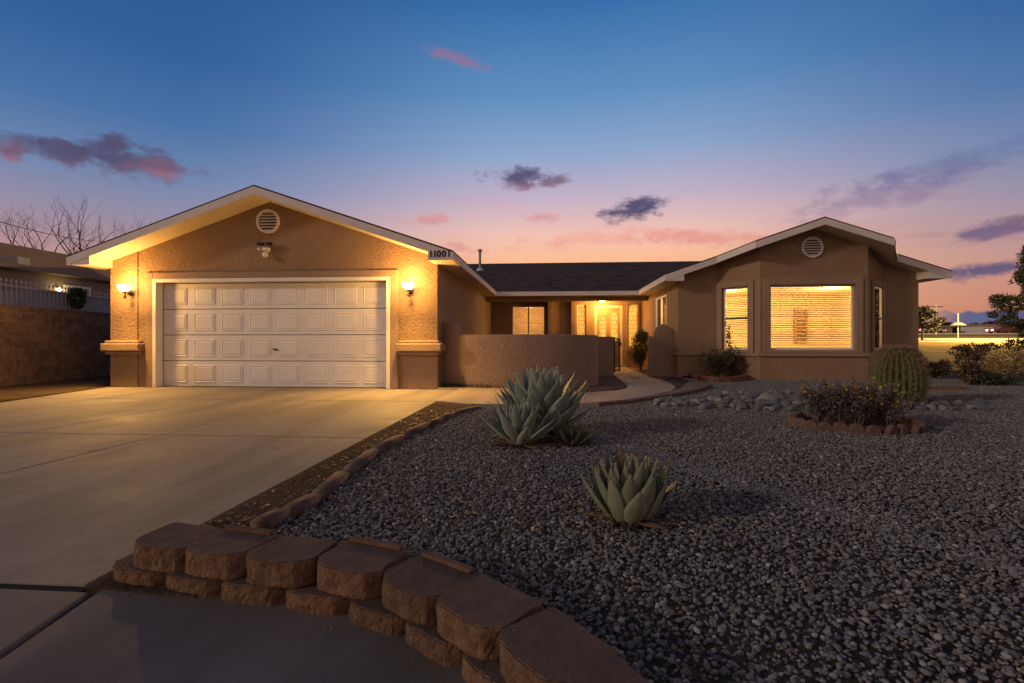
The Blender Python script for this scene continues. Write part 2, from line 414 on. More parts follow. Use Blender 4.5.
# ---------------------------------------------------------------- world: dusk sky
def build_world():
    w = bpy.data.worlds.new('World'); scene.world = w; w.use_nodes = True
    nt = w.node_tree; nt.nodes.clear()
    def nn(t, **k):
        x = nt.nodes.new(t)
        for a, v in k.items(): setattr(x, a, v)
        return x
    def val(x): return x
    def math_(op, a, b=None, clamp=False):
        x = nn('ShaderNodeMath', operation=op); x.use_clamp = clamp
        for i, v in enumerate((a, b)):
            if v is None: continue
            if isinstance(v, (int, float)): x.inputs[i].default_value = v
            else: nt.links.new(v, x.inputs[i])
        return x.outputs[0]
    def ramp(fac, stops, scale):
        x = nn('ShaderNodeValToRGB'); e = x.color_ramp.elements
        while len(e) < len(stops): e.new(.5)
        for i, (p, c) in enumerate(stops): e[i].position = p/scale; e[i].color = (*lin(c), 1)
        nt.links.new(fac, x.inputs[0]); return x.outputs[0]
    def mix(a, b, f):
        x = nn('ShaderNodeMix'); x.data_type = 'RGBA'
        for s_, v in ((x.inputs[6], a), (x.inputs[7], b)):
            if isinstance(v, tuple): s_.default_value = (*v, 1)
            else: nt.links.new(v, s_)
        if isinstance(f, (int, float)): x.inputs[0].default_value = f
        else: nt.links.new(f, x.inputs[0])
        return x.outputs[2]
    def mapr(v, a, b, c=0., d=1., smooth=True):
        x = nn('ShaderNodeMapRange'); x.interpolation_type = 'SMOOTHSTEP' if smooth else 'LINEAR'
        x.inputs[1].default_value = a; x.inputs[2].default_value = b; x.inputs[3].default_value = c; x.inputs[4].default_value = d
        nt.links.new(v, x.inputs[0]); return x.outputs[0]
    tc = nn('ShaderNodeTexCoord'); sep = nn('ShaderNodeSeparateXYZ'); nt.links.new(tc.outputs['Generated'], sep.inputs[0])
    az = math_('MULTIPLY', math_('ARCTAN2', sep.outputs[0], sep.outputs[1]), 180/math.pi)
    el = math_('MULTIPLY', math_('ARCSINE', sep.outputs[2]), 180/math.pi)
    e01 = math_('DIVIDE', el, 90.)
    cen = ramp(e01, [(0,(240,160,108)),(7,(253,190,136)),(9.6,(252,190,152)),(12,(242,194,180)),(15.8,(196,178,198)),(20.5,(142,166,204)),(26,(98,144,192)),(34,(54,110,170)),(50,(28,62,112)),(90,(42,52,76))], 90)
    sid = ramp(e01, [(0,(160,108,98)),(3.4,(198,134,114)),(7.5,(188,146,146)),(11.5,(150,142,166)),(15.3,(110,134,174)),(20,(74,114,166)),(26,(50,96,154)),(50,(27,58,102)),(90,(42,52,76))], 90)
    side = mapr(math_('ABSOLUTE', math_('SUBTRACT', az, 4.)), 6, 44)
    col = mix(cen, sid, side)
    # thin high streaks
    mp = nn('ShaderNodeCombineXYZ'); nt.links.new(math_('MULTIPLY', az, .045), mp.inputs[0]); nt.links.new(math_('ADD', math_('MULTIPLY', el, .28), math_('MULTIPLY', az, .012)), mp.inputs[1])
    nz = nn('ShaderNodeTexNoise'); nz.inputs['Scale'].default_value = 1.6; nz.inputs['Detail'].default_value = 7; nz.inputs['Roughness'].default_value = .6
    nt.links.new(mp.outputs[0], nz.inputs['Vector'])
    st = math_('MULTIPLY', mapr(nz.outputs[0], .5, .74), mapr(el, 19, 7))
    col = mix(col, mix(lin((232,148,138)), lin((142,112,132)), side), math_('MULTIPLY', st, .6))
    # cloud shapes (az, el, half width, half height, kind)
    cmb = nn('ShaderNodeCombineXYZ'); nt.links.new(az, cmb.inputs[0]); nt.links.new(math_('MULTIPLY', el, 1.7), cmb.inputs[1])
    n2 = nn('ShaderNodeTexNoise'); n2.inputs['Scale'].default_value = .42; n2.inputs['Detail'].default_value = 9; n2.inputs['Roughness'].default_value = .62
    nt.links.new(cmb.outputs[0], n2.inputs['Vector']); nz2 = math_('SUBTRACT', n2.outputs[0], .5)
    def pa(u, v):
        a = math.atan((u-512)/F); return math.degrees(a-TH), math.degrees(math.atan((341.5-v)/F*math.cos(a)))
    def cl(u, v, ru, rv, dark, tilt=0., pink=.5, op=.95):
        nonlocal col
        a0, e0 = pa(u, v); a1, _ = pa(u+ru, v); _, e1 = pa(u, v-rv)
        ha, he = abs(a1-a0), abs(e1-e0)
        dx = math_('DIVIDE', math_('SUBTRACT', az, a0), ha)
        dyr = math_('SUBTRACT', math_('SUBTRACT', el, e0), math_('MULTIPLY', math_('SUBTRACT', az, a0), tilt))
        dy = math_('DIVIDE', dyr, he)
        r = math_('SQRT', math_('ADD', math_('MULTIPLY', dx, dx), math_('MULTIPLY', dy, dy)))
        m = mapr(math_('ADD', math_('SUBTRACT', 1.32, r), math_('MULTIPLY', nz2, 3.4)), .0, 1.15)
        c = mix(dark, lin((172,120,136)), math_('MULTIPLY', mapr(dy, .1, -1.), pink*.75))
        col = mix(col, c, math_('MULTIPLY', m, op))
    D1 = lin((84,80,112)); D2 = lin((116,92,116)); PK = lin((220,146,146))
    cl(122,161,58,19,D1,.0,.4); cl(66,153,50,13,D1,.0,.2); cl(160,167,32,10,D2,0,.9); cl(10,151,22,10,D2,0,.6); cl(120,145,15,12,D1,0,0)
    cl(455,57,32,8,lin((150,112,146)),-.16,.6,.65); cl(520,179,30,11,D1,0,.8); cl(556,181,17,7,D2,0,.7,.8)
    cl(626,213,30,9,D1,.05,.3); cl(645,204,20,11,D1,0,0); cl(436,219,20,5,PK,0,.5,.7); cl(543,217,16,5,PK,0,.5,.7); cl(460,248,20,5,PK,-.1,.5,.7)
    cl(985,232,52,9,lin((110,92,128)),.08,.2,.85); cl(1014,220,22,7,D2,.08,.2,.7); cl(985,271,42,8,lin((88,84,120)),.05,.2,.9)
    cl(880,196,110,16,lin((126,106,146)),.12,.1,.45); cl(950,165,110,14,lin((88,100,150)),.1,.0,.4); cl(700,238,90,8,lin((228,140,132)),-.12,.5,.6); cl(600,238,80,7,lin((240,152,136)),0,.6,.4)
    cl(1000,303,12,3,lin((120,90,110)),0,.2,.8)
    # blue cloud bank low on the right
    n3 = nn('ShaderNodeTexNoise'); n3.inputs['Scale'].default_value = .38; n3.inputs['Detail'].default_value = 4
    cb = nn('ShaderNodeCombineXYZ'); nt.links.new(az, cb.inputs[0]); nt.links.new(cb.outputs[0], n3.inputs['Vector'])
    top = math_('ADD', math_('MULTIPLY', math_('SUBTRACT', n3.outputs[0], .5), 2.2), 2.65)
    bank = math_('MULTIPLY', mapr(math_('SUBTRACT', top, el), 0, .25), mapr(az, 35.0, 38.0))
    col = mix(col, mix(lin((92,98,138)), lin((80,96,138)), mapr(el, 0, 3)), math_('MULTIPLY', bank, .93))
    # unseen sky to the sides and behind, brightened warm to fill the house fronts
    behind = ramp(e01, [(0,(176,136,126)),(12,(198,158,146)),(30,(150,134,136)),(55,(80,86,104)),(90,(42,52,76))], 90)
    col = mix(col, behind, mapr(math_('ABSOLUTE', az), 66, 105))
    back = mapr(math_('ABSOLUTE', az), 70, 110, 1., 1.0)
    bg = nn('ShaderNodeBackground'); nt.links.new(col, bg.inputs[0]); nt.links.new(back, bg.inputs[1])
    out = nn('ShaderNodeOutputWorld'); nt.links.new(bg.outputs[0], out.inputs[0])
build_world()

sun = bpy.data.lights.new('afterglow_sun', 'SUN'); sun.energy = .95; sun.angle = R(5); sun.color = (1, .78, .58)
so = bpy.data.objects.new('afterglow_sun', sun); COL.objects.link(so)
so.rotation_euler = Vector((1, .5, -.34)).to_track_quat('-Z', 'Y').to_euler()

def point(name, loc, watts, col=(1,.58,.2), size=.06, parent=None):
    l = bpy.data.lights.new(name, 'POINT'); l.energy = watts; l.color = col; l.shadow_soft_size = size
    o = bpy.data.objects.new(name, l); COL.objects.link(o); o.location = Vector(loc)-Vector(parent_loc(parent))
    if parent: o.parent = parent
    return o

# ================================================================= SETTING
def struct(ob, name=None): ob['kind'] = 'structure'; return ob
# ground sheet
def ground_sheet():
    ys = [-40, -10, 0, 5, 10, 20, 28, 30, 33, 40, 50, 60, 70, 80, 100, 130, 160, 200, 400, 1500]
    xs = [-1500, -300, -80, -30, -10, 0, 10, 20, 40, 60, 90, 150, 300, 1500]
    vs = [(x, y, terr(y)-.02) for y in ys for x in xs]; n = len(xs)
    fs = []; mi = []
    for j in range(len(ys)-1):
        for i in range(n-1):
            fs.append((j*n+i, j*n+i+1, (j+1)*n+i+1, (j+1)*n+i))
    b = MB(); b.add(vs, fs); return struct(b.build('ground', M['ground'], fix=False))
ground_sheet()
def sheet(name, poly, z, mat, thick=.05, bevel=0):
    b = MB(); b.prism(poly, z-thick, z); return struct(b.build(name, mat, bevel=bevel))
# field behind on the right
fv = []; fy = [17.5, 22, 26, 30, 35, 42, 50, 53.0]
b = MB()
for j, y in enumerate(fy): fv += [(9.6+(y-17)*.15, y, terr(y)+.0), (120, y, terr(y)+.0)]
b.add(fv, [(2*j, 2*j+1, 2*j+3, 2*j+2) for j in range(len(fy)-1)])
struct(b.build('field', M['field'], fix=False))
b = MB(); fv = []
for y in (60, 70, 80, 88): fv += [(10, y, terr(y)), (200, y, terr(y))]
b.add(fv, [(0,1,3,2),(2,3,5,4),(4,5,7,6)]); struct(b.build('verge', M['field'], fix=False))
def road(name, y0, y1):
    z0, z1 = terr(y0), terr(y1); b = MB()
    b.add([(-60,y0,z0+.01),(300,y0,z0+.01),(300,y1,z1+.01),(-60,y1,z1+.01)], [(0,1,2,3)])
    struct(b.build(name, M['asphalt'], fix=False))
    b = MB(); ym = (y0+y1)/2; zm = terr(ym)+.03
    for k in range(40): b.box(5+k*6, 8+k*6, ym-.08, ym+.08, zm, zm+.01)
    struct(b.build('road_marking', M['white'])); 
    b = MB(); b.box(-60, 300, y0-.25, y0-.02, z0-.05, z0+.14); b.box(-60, 300, y1+.02, y1+.25, z1-.05, z1+.14)
    struct(b.build('kerb', M['curbwhite']))
road('road', 53.5, 59.5); road('road', 88.5, 96)
# driveway: slabs with dark joints between them
JY = [1.85, 4.9, 7.95]; DX = -1.84
b = MB()
jx = [-9.5, -5.57, -4.02, DX]
def leftx(y): return -9.42+.26*(10-y) if y > 4.9 else -8.1
ybands = [(1.85, 4.9), (4.9, 7.95), (7.95, 10.02)]
g_ = .011
for (ya, yb) in ybands:
    cols = [(None, -5.57), (-5.57, -4.02), (-4.02, DX)]
    if ya == 1.85: cols = [(None, -5.57), (-5.57, -4.02), (-4.02, DX)]
    for (xa, xb) in cols:
        if xa is None: poly = [(leftx(ya+.001), ya+g_), (xb-g_, ya+g_), (xb-g_, yb-g_), (leftx(yb), yb-g_)]
        else: poly = [(xa+g_, ya+g_), (xb-g_, ya+g_), (xb-g_, yb-g_), (xa+g_, yb-g_)]
        b.prism(poly, -.08, .0)
b.box(-8.37, -3.35, 10.02, 10.30, -.08, .0)
struct(b.build('driveway', M['concrete'], bevel=.006, seg=1))
b = MB(); b.prism([(-8.2,1.8),(DX-.005,1.8),(DX-.005,10.01),(-9.4,10.01),(-8.6,7)], -.09, -.012); struct(b.build('driveway_joint', M['gap']))
# apron in front of the block wall
b = MB(); b.prism([(-9,-2),(-1.5,-2),(-1.62,.9),(-1.79,1.82),(-9,1.82)], -.1, -.006)
b.prism([(-1.48,-2),(1.6,-2),(.98,.48),(.53,1.05),(.26,1.32),(-.17,1.59),(-.55,1.73),(-.97,1.82),(-1.3,1.85),(-1.77,1.845),(-1.60,.9)], -.1, -.006)
struct(b.build('sidewalk', M['apron'], bevel=.012, seg=2))
b = MB(); b.prism([(-9,-2),(2.2,-2),(1.5,.6),(.6,1.25),(0,1.7),(-1.0,2.0),(-9,1.86)], -.12, -.03); struct(b.build('sidewalk_joint', M['dirt']))
# dirt strip between driveway and edging
edge_line = [g(256,534), g(286,520), g(316,503), g(345,478), g(375,456), g(400,441), g(428,428), g(452,417), g(478,410)]
el_xy = [(p.x, p.y) for p in edge_line]
sheet('dirt_strip', [(DX+.003, 1.84), (-1.35, 1.8)] + [(x+.02, y) for x, y in el_xy] + [(-.55, 7.75), (DX+.003, 7.86)], .004, M['dirt'], .06)
# walkway
wk = [(470,403.6),(530,404.2),(583,403.2),(628,399),(655,394.4),(671,390.5),(676,387.2),(671,383),(660,379.5),(651,377)]
wk_o = [g(u, v, .03) for u, v in wk]
wk_i = [g(u, v, .03) for u, v in [(614,375.2),(620,379.5),(627,384.5),(627.5,387.6),(618,390),(602,391.3),(583,392.3)]]
poly = [(DX+.004, 7.86)]+[(p.x, p.y) for p in wk_o]+[(2.66,14.3),(2.72,16),(2.75,18.75),(1.55,18.75),(1.6,16),(1.78,14.3)]+[(p.x, p.y) for p in wk_i]+[(.2,10.02),(-1.0,10.05),(-2.3,10.2),(-2.3,10.0),(DX+.004,9.98)]
b = MB(); b.prism(poly, -.05, .03); struct(b.build('walkway', M['concrete2'], bevel=.01))
# courtyard ground
sheet('courtyard_ground', [(-2.2,10.3),(.2,10.0),(1.2,10.2),(2.4,12.0),(3.3,13.9),(3.3,18.78),(-2.2,19.3)], .012, M['sand'], .04)
# gravel bed
gp = [(-1.28,1.86),(-1.30,2.25)]+[(x+.06, y) for x, y in el_xy]+[(-.55,7.6)]+[(p.x, p.y-.06) for p in [g(470,404.8),g(530,405.4),g(583,404.4),g(628,400.2),g(660,395),g(680,389)]]+[(3.35,12.4),(3.36,13.58),(4.3,13.58),(5.1,12.78),(7.7,12.78),(8.6,13.58),(12.6,13.5),(14.5,14.5),(14.5,12.0),(7.0,5.5),(2.6,.9),(1.6,-.6),(.9,-.6),(.75,.5),(.45,1.1),(.15,1.42),(-.2,1.62),(-.65,1.78),(-1.0,1.86)]
b = MB(); b.prism(gp, -.05, .006); gravel_bed = struct(b.build('gravel_bed', M['gravelbed']))
# left yard strip
sheet('side_yard', [(-12.0,4),(-8.7,6.2),(-9.46,10),(-9.46,18),(-13.6,18)], .002, M['dirt'], .05)

# gravel: geometry-node scatter of small stones
def make_gravel():
    stone_col = bpy.data.collections.new('gravel_stones')
    for k in range(6):
        bm = bmesh.new(); bmesh.ops.create_icosphere(bm, subdivisions=1 if k > 2 else 2, radius=1)
        sc = Vector((1, random.uniform(.65,.9), random.uniform(.5,.75)))
        off = Vector((random.random()*9, random.random()*9, random.random()*9))
        from mathutils import noise as mn
        for v in bm.verts:
            v.co = v.co*(1+.38*mn.noise(v.co*1.3+off)); v.co = Vector((v.co.x*sc.x, v.co.y*sc.y, v.co.z*sc.z))
        me = bpy.data.meshes.new('stone'); bm.to_mesh(me); bm.free(); me.materials.append(M['gravel'])
        me.polygons.foreach_set('use_smooth', [k < 3]*len(me.polygons))
        o = bpy.data.objects.new('gravel_stone', me); stone_col.objects.link(o)
    b = MB(); b.add([(x, y, .008) for x, y in gp], [tuple(range(len(gp)))])
    ob = b.build('gravel', M['gravel'], fix=False)
    bm = bmesh.new(); bm.from_mesh(ob.data); bmesh.ops.triangulate(bm, faces=bm.faces)
    bm.normal_update()
    for f in bm.faces:
        if f.normal.z < 0: f.normal_flip()
    bm.to_mesh(ob.data); bm.free()
    ng = bpy.data.node_groups.new('scatter stones', 'GeometryNodeTree')
    ng.interface.new_socket(name='Geometry', in_out='INPUT', socket_type='NodeSocketGeometry')
    ng.interface.new_socket(name='Geometry', in_out='OUTPUT', socket_type='NodeSocketGeometry')
    A = ng.nodes.new; L = ng.links.new
    gi, go = A('NodeGroupInput'), A('NodeGroupOutput')
    dp = A('GeometryNodeDistributePointsOnFaces'); dp.distribute_method = 'RANDOM'; dp.inputs['Density'].default_value = 3000
    ci = A('GeometryNodeCollectionInfo'); ci.inputs[0].default_value = stone_col; ci.inputs['Separate Children'].default_value = True; ci.inputs['Reset Children'].default_value = True
    ip = A('GeometryNodeInstanceOnPoints'); ip.inputs['Pick Instance'].default_value = True
    rr = A('FunctionNodeRandomValue'); rr.data_type = 'FLOAT_VECTOR'; rr.inputs[0].default_value = (-.5,-.5,0); rr.inputs[1].default_value = (.5,.5,6.28)
    rs = A('FunctionNodeRandomValue'); rs.data_type = 'FLOAT'; rs.inputs[2].default_value = 0; rs.inputs[3].default_value = 1; rs.inputs['Seed'].default_value = 5
    pw = A('ShaderNodeMath'); pw.operation = 'POWER'; pw.inputs[1].default_value = 3.2; L(rs.outputs[1], pw.inputs[0])
    mr = A('ShaderNodeMath'); mr.operation = 'MULTIPLY_ADD'; mr.inputs[1].default_value = .010; mr.inputs[2].default_value = .0062; L(pw.outputs[0], mr.inputs[0])
    sp = A('GeometryNodeSetPosition'); rz = A('FunctionNodeRandomValue'); rz.data_type = 'FLOAT_VECTOR'; rz.inputs[0].default_value = (0,0,-.002); rz.inputs[1].default_value = (0,0,.02); rz.inputs['Seed'].default_value = 9
    po = A('GeometryNodeInputPosition'); tn = A('ShaderNodeTexNoise'); tn.inputs['Scale'].default_value = .9; tn.inputs['Detail'].default_value = 4; L(po.outputs[0], tn.inputs['Vector'])
    mp = A('ShaderNodeMapRange'); mp.inputs[1].default_value = .36; mp.inputs[2].default_value = .48; mp.inputs[3].default_value = 1150; mp.inputs[4].default_value = 3600
    L(tn.outputs[0], mp.inputs[0]); L(mp.outputs[0], dp.inputs['Density'])
    L(gi.outputs[0], dp.inputs['Mesh']); L(dp.outputs['Points'], sp.inputs['Geometry']); L(rz.outputs[0], sp.inputs['Offset'])
    L(sp.outputs[0], ip.inputs['Points']); L(ci.outputs[0], ip.inputs['Instance']); L(rr.outputs[0], ip.inputs['Rotation']); L(mr.outputs[0], ip.inputs['Scale'])
    L(ip.outputs[0], go.inputs[0])
    md = ob.modifiers.new('scatter', 'NODES'); md.node_group = ng
    tag(ob, 'grey blue gravel covering the front yard between walkway and block wall', 'gravel', kind='stuff')
make_gravel()

# ================================================================= THE HOUSE
house = thing('house', 'single storey tan stucco house with garage, porch and lit bay windows', 'house', (0, 16, 0))
def hpart(b, name, mat, parent=None, **k): return b.build(name, M[mat] if isinstance(mat, str) else mat, parent or house, **k)

def wallface(b, P0, P1, z0, z1, holes, thick, topfn=None):
    """vertical wall from P0 to P1 (plan), with rectangular holes (s0,s1,za,zb) and depth away from the viewer; topfn(s)->z for gables (breakpoints in list)"""
    P0, P1 = Vector((*P0, 0)), Vector((*P1, 0)); L_ = (P1-P0).length; t = (P1-P0).normalized(); nrm = Vector((-t.y, t.x, 0))
    ss = sorted({0, L_, *[h[0] for h in holes], *[h[1] for h in holes]})
    zs = sorted({z0, z1, *[h[2] for h in holes], *[h[3] for h in holes]})
    def inh(s, z): return any(h[0] < s < h[1] and h[2] < z < h[3] for h in holes)
    def pt(s, z, d): q = P0+t*s+nrm*d; return (q.x, q.y, z)
    for d in (0, thick):
        for i in range(len(ss)-1):
            for j in range(len(zs)-1):
                if inh((ss[i]+ss[i+1])/2, (zs[j]+zs[j+1])/2): continue
                b.add([pt(ss[i],zs[j],d), pt(ss[i+1],zs[j],d), pt(ss[i+1],zs[j+1],d), pt(ss[i],zs[j+1],d)], [(0,1,2,3)])
    for h in holes:
        s0, s1, a, c = h
        for q in (((s0,a),(s1,a)), ((s1,a),(s1,c)), ((s1,c),(s0,c)), ((s0,c),(s0,a))):
            b.add([pt(*q[0],0), pt(*q[1],0), pt(*q[1],thick), pt(*q[0],thick)], [(0,1,2,3)])
    if topfn:
        br = topfn
        for d in (0, thick):
            poly = [pt(0,z1,d), pt(L_,z1,d)]+[pt(s, z, d) for s, z in br[::-1]]
            b.add(poly, [tuple(range(len(poly)))])
    for s in (0, L_): b.add([pt(s,z0,0), pt(s,z0,thick), pt(s,z1,thick), pt(s,z1,0)], [(0,1,2,3)])

GX0, GX1 = -9.41, -2.31; GXR = -5.87
SL = .34
def gz(x): return 4.08-SL*abs(x-GXR)          # garage roof top
WXR = 6.42
def wz(x): return 3.91-SL*abs(x-WXR)           # wing roof top
# garage front + side walls
b = MB()
def gs(x): return x-GX0
wallface(b, (GX0,10.04), (GX1,10.04), 0, 2.56, [(gs(-8.37), gs(-3.35), -.01, 2.24)], .2,
         [(0, gz(GX0)-.16), (gs(GXR), gz(GXR)-.16), (gs(GX1), gz(GX1)-.16)])
hpart(b, 'wall', 'stucco', fix=False)
b = MB(); b.box(GX1-.2, GX1, 10.245, 21.0, 0, 2.80); b.box(GX0, GX0+.2, 10.245, 26, 0, 2.75); hpart(b, 'wall', 'stucco')
# pilasters
for xa, xb in ((GX0-.012, -8.80), (-2.93, GX1+.012)):
    b = MB(); b.prism([(xa,10.018),(xb,10.018),(xb,10.2),(xa,10.2)], 0, lambda x, y: gz(x)-.175); hpart(b, 'pilaster', 'stucco', bevel=.008)
# corbels: moulded band that wraps the corner
def corbel(xa, xb, outer):
    b = MB()
    prof = [(.74,.0),(.74,.04),(.79,.06),(.82,.105),(.93,.115),(.955,.095),(.955,.055),(1.01,.045),(1.01,.0)]
    prof = [(.70,.045),(.76,.055),(.80,.10),(.93,.105),(.955,.075),(1.0,.07),(1.0,.0)]
    for z0, z1, e in ((.70,.765,.045),(.765,.93,.10),(.93,.99,.05)):
        b.box(xa-e if outer < 0 else xa-.0-e*.6, xb+e if outer > 0 else xb+e*.6, 9.97-e, 10.33, z0-.0, z1)
    hpart(b, 'corbel', 'stucco_trim', bevel=.022, seg=3)
corbel(GX0-.012, -8.72, -1); corbel(-3.06, GX1+.012, 1)
# door surround
b = MB()
b.box(-8.60, -8.44, 9.995, 10.035, 0, 2.435); b.box(-3.28, -3.12, 9.995, 10.035, 0, 2.435); b.box(-8.44, -3.28, 9.995, 10.035, 2.305, 2.435)
hpart(b, 'door_surround', 'stucco_trim', bevel=.01)
# white trim
b = MB()
for x0, x1, z0, z1 in ((-8.438,-8.36,0,2.30),(-3.36,-3.282,0,2.30),(-8.36,-3.36,2.225,2.30)): b.box(x0, x1, 9.985, 10.19, z0, z1)
hpart(b, 'garage_door_frame', 'white', bevel=.006)
# garage door
b = MB(); dx0, dx1 = -8.36, -3.36
rh = 2.22/4
for r in range(4): b.box(dx0, dx1, 10.20, 10.24, .008+r*rh, (r+1)*rh-.006)
gd_ = hpart(b, 'garage_door', 'garage', bevel=.004)
b = MB(); cw = (dx1-dx0)/8
for r in range(4):
    for c in range(8):
        x0 = dx0+c*cw+.075; x1 = dx0+(c+1)*cw-.075; z0 = r*rh+.085; z1 = (r+1)*rh-.09
        o = 10.2; 
        # recessed-looking ring: outer ridge, groove, raised field
        def ring(xa, xb, za, zb, y0, y1, i):
            vs = [(xa,y0,za),(xb,y0,za),(xb,y0,zb),(xa,y0,zb),(xa+i,y1,za+i),(xb-i,y1,za+i),(xb-i,y1,zb-i),(xa+i,y1,zb-i)]
            b.add(vs, [(0,1,5,4),(1,2,6,5),(2,3,7,6),(3,0,4,7)]); return (xa+i, xb-i, za+i, zb-i)
        q = ring(x0, x1, z0, z1, o-.001, o-.014, .018); q = ring(*q, o-.014, o-.003, .014); q = ring(*q, o-.003, o-.013, .03)
        xa, xb, za, zb = q; b.add([(xa,o-.013,za),(xb,o-.013,za),(xb,o-.013,zb),(xa,o-.013,zb)], [(0,1,2,3)])
b.build('door_panel', M['garage'], gd_)
b = MB(); hx = xat(276, 10.2); b.lathe([(.0,-.03),(.022,-.028),(.022,0)], (hx, 10.2, .80), 12, 'y'); b.bar((hx-.06,10.165,.815),(hx+.07,10.165,.79),.012,.02)
b.build('handle', M['dark_metal'], gd_)
b = MB(); b.box(dx0, dx1, 10.19, 10.25, 0, .012); b.build('bottom_seal', M['gap'], gd_)

def roof_two(xr, zf, left, right, name='roof'):
    """left/right: plan polygons of the two halves"""
    b = MB()
    for poly in (left, right):
        b.prism(poly, lambda x, y: zf(x)-.03, lambda x, y: zf(x))
    rf = hpart(b, name, 'shingle')
    return rf
e = .02
rf = roof_two(GXR, gz, [(-9.84-e, 9.5-e), (GXR, 9.5-e), (GXR, 21.4), (-9.84-e, 21.4)], [(GXR, 9.5-e), (-1.90+e, 9.5-e), (-1.90+e, 18.4), (GXR, 21.4)])
# ridge cap
b = MB()
def boxed(xr, zf, xe, xin, y0, y1, sgn):
    """cream roof body below the shingles; boxed at the eave"""
    p = [(xe, zf(xe)-.032), (xr, zf(xr)-.032), (xr, zf(xr)-.19), (xin, zf(xin)-.19), (xin, 2.545), (xe, 2.545)]
    return p
for xe, xin in ((-9.84, -9.37), (-1.90, -2.37)):
    b.xprof(boxed(GXR, gz, xe, xin, 0, 0, 0), 9.5, 18.3 if xe > -5 else 21)
b.build('soffit', M['soffit'], rf)
def board(b, x0, z0, x1, z1, y, h, th=.028):
    b.add([(x0,y,z0-h),(x1,y,z1-h),(x1,y,z1),(x0,y,z0),(x0,y-th,z0-h),(x1,y-th,z1-h),(x1,y-th,z1),(x0,y-th,z0)],
          [(0,1,2,3),(7,6,5,4),(0,4,5,1),(1,5,6,2),(2,6,7,3),(3,7,4,0)])
b = MB(); h = .155
board(b, -9.86, gz(-9.86)-.034, GXR, gz(GXR)-.034, 9.497, h); board(b, GXR, gz(GXR)-.034, -1.88, gz(-1.88)-.034, 9.497, h)
b.box(-1.897, -1.872, 9.47, 17.3, 2.55, gz(-1.88)-.036); b.box(-9.868, -9.843, 9.47, 21, 2.55, gz(-9.86)-.036)
# triangular returns at the eave corners
for xe, xin in ((-9.84, -9.37), (-1.90, -2.37)):
    zt = gz(xe)-.18; zt2 = gz(xin)-.18
    p = [(xe, 2.535), (xe, zt), (xin, zt2), (xin, 2.535)]
    b.xprof(p, 9.478, 9.499)
b.build('fascia', M['fascia'], rf)

# wing roof
WL_, WR_ = 2.965, 9.88
rw = roof_two(WXR, wz, [(WL_-e,13.2-e),(4.25,13.2-e),(4.88,12.3-e),(WXR,12.3-e),(WXR,22.0),(WL_-e,18.4)],
              [(WXR,12.3-e),(7.96,12.3-e),(8.59,13.2-e),(WR_+e,13.2-e),(WR_+e,24),(WXR,24)])
b = MB()
b.prism([(WL_+.01,13.2),(4.25,13.2),(4.88,12.3),(WXR,12.3),(WXR,21),(WL_+.01,18.3)], lambda x, y: wz(x)-.19, lambda x, y: wz(x)-.033)
b.prism([(WXR,12.3),(7.96,12.3),(8.59,13.2),(WR_-.01,13.2),(WR_-.01,24),(WXR,24)], lambda x, y: wz(x)-.19, lambda x, y: wz(x)-.033)
for xe, xin in ((WL_+.01, 3.42), (WR_-.01, 9.35)):
    b.xprof([(xe,2.545),(xe,wz(xe)-.10),(xin,wz(xin)-.10),(xin,2.545)], 13.2, 18.2)
b.build('soffit', M['soffit'], rw)
b = MB()
def board2(b, A, B, h, th=.028):
    A, B = Vector(A), Vector(B); t = (B-A); t.z = 0; t.normalize(); n = Vector((t.y, -t.x, 0))*th; H = Vector((0,0,h))
    b.add([A-H, B-H, B, A, A-H+n, B-H+n, B+n, A+n], [(0,1,2,3),(7,6,5,4),(0,4,5,1),(1,5,6,2),(2,6,7,3),(3,7,4,0)])
def wp(x, y): return (x, y, wz(x)-.034)
for A, B in (((WL_-.01,13.197),(4.25,13.197)), ((4.245,13.197),(4.878,12.297)), ((4.88,12.295),(WXR,12.295)), ((WXR,12.295),(7.96,12.295)), ((7.962,12.297),(8.595,13.197)), ((8.59,13.197),(WR_+.01,13.197))):
    board2(b, wp(*A), wp(*B), .155)
b.box(WL_-.018, WL_+.006, 13.175, 17.3, 2.55, wz(WL_)-.036); b.box(WR_-.006, WR_+.018, 13.175, 20, 2.55, wz(WR_)-.036)
for xe, xin in ((WL_, 3.42), (WR_, 9.35)):
    b.xprof([(xe,2.535),(xe,wz(xe)-.18),(xin,wz(xin)-.18),(xin,2.535)], 13.178, 13.199)
b.build('fascia', M['fascia'], rw)
# main roof
def mz(y): return 2.73+SL*(y-17.3) if y < 22.5 else 4.498-SL*(y-22.5)
b = MB()
b.prism([(-9.0,17.28),(9.0,17.28),(9.5,22.5),(-9.5,22.5)], lambda x, y: mz(y)-.03, lambda x, y: mz(y))
b.prism([(-9.5,22.5),(9.5,22.5),(9.8,27.7),(-9.8,27.7)], lambda x, y: mz(y)-.03, lambda x, y: mz(y))
rm = hpart(b, 'roof', 'shingle')
b = MB(); b.box(-2.3, 3.3, 17.33, 19.5, 2.535, 2.56); b.box(-2.0, 3.1, 17.3, 17.4, 2.545, 2.62); b.build('soffit', M['stucco_trim'], rm)
b = MB(); b.box(-1.87, 2.94, 17.272, 17.30, 2.55, 2.695); b.build('fascia', M['fascia'], rm)
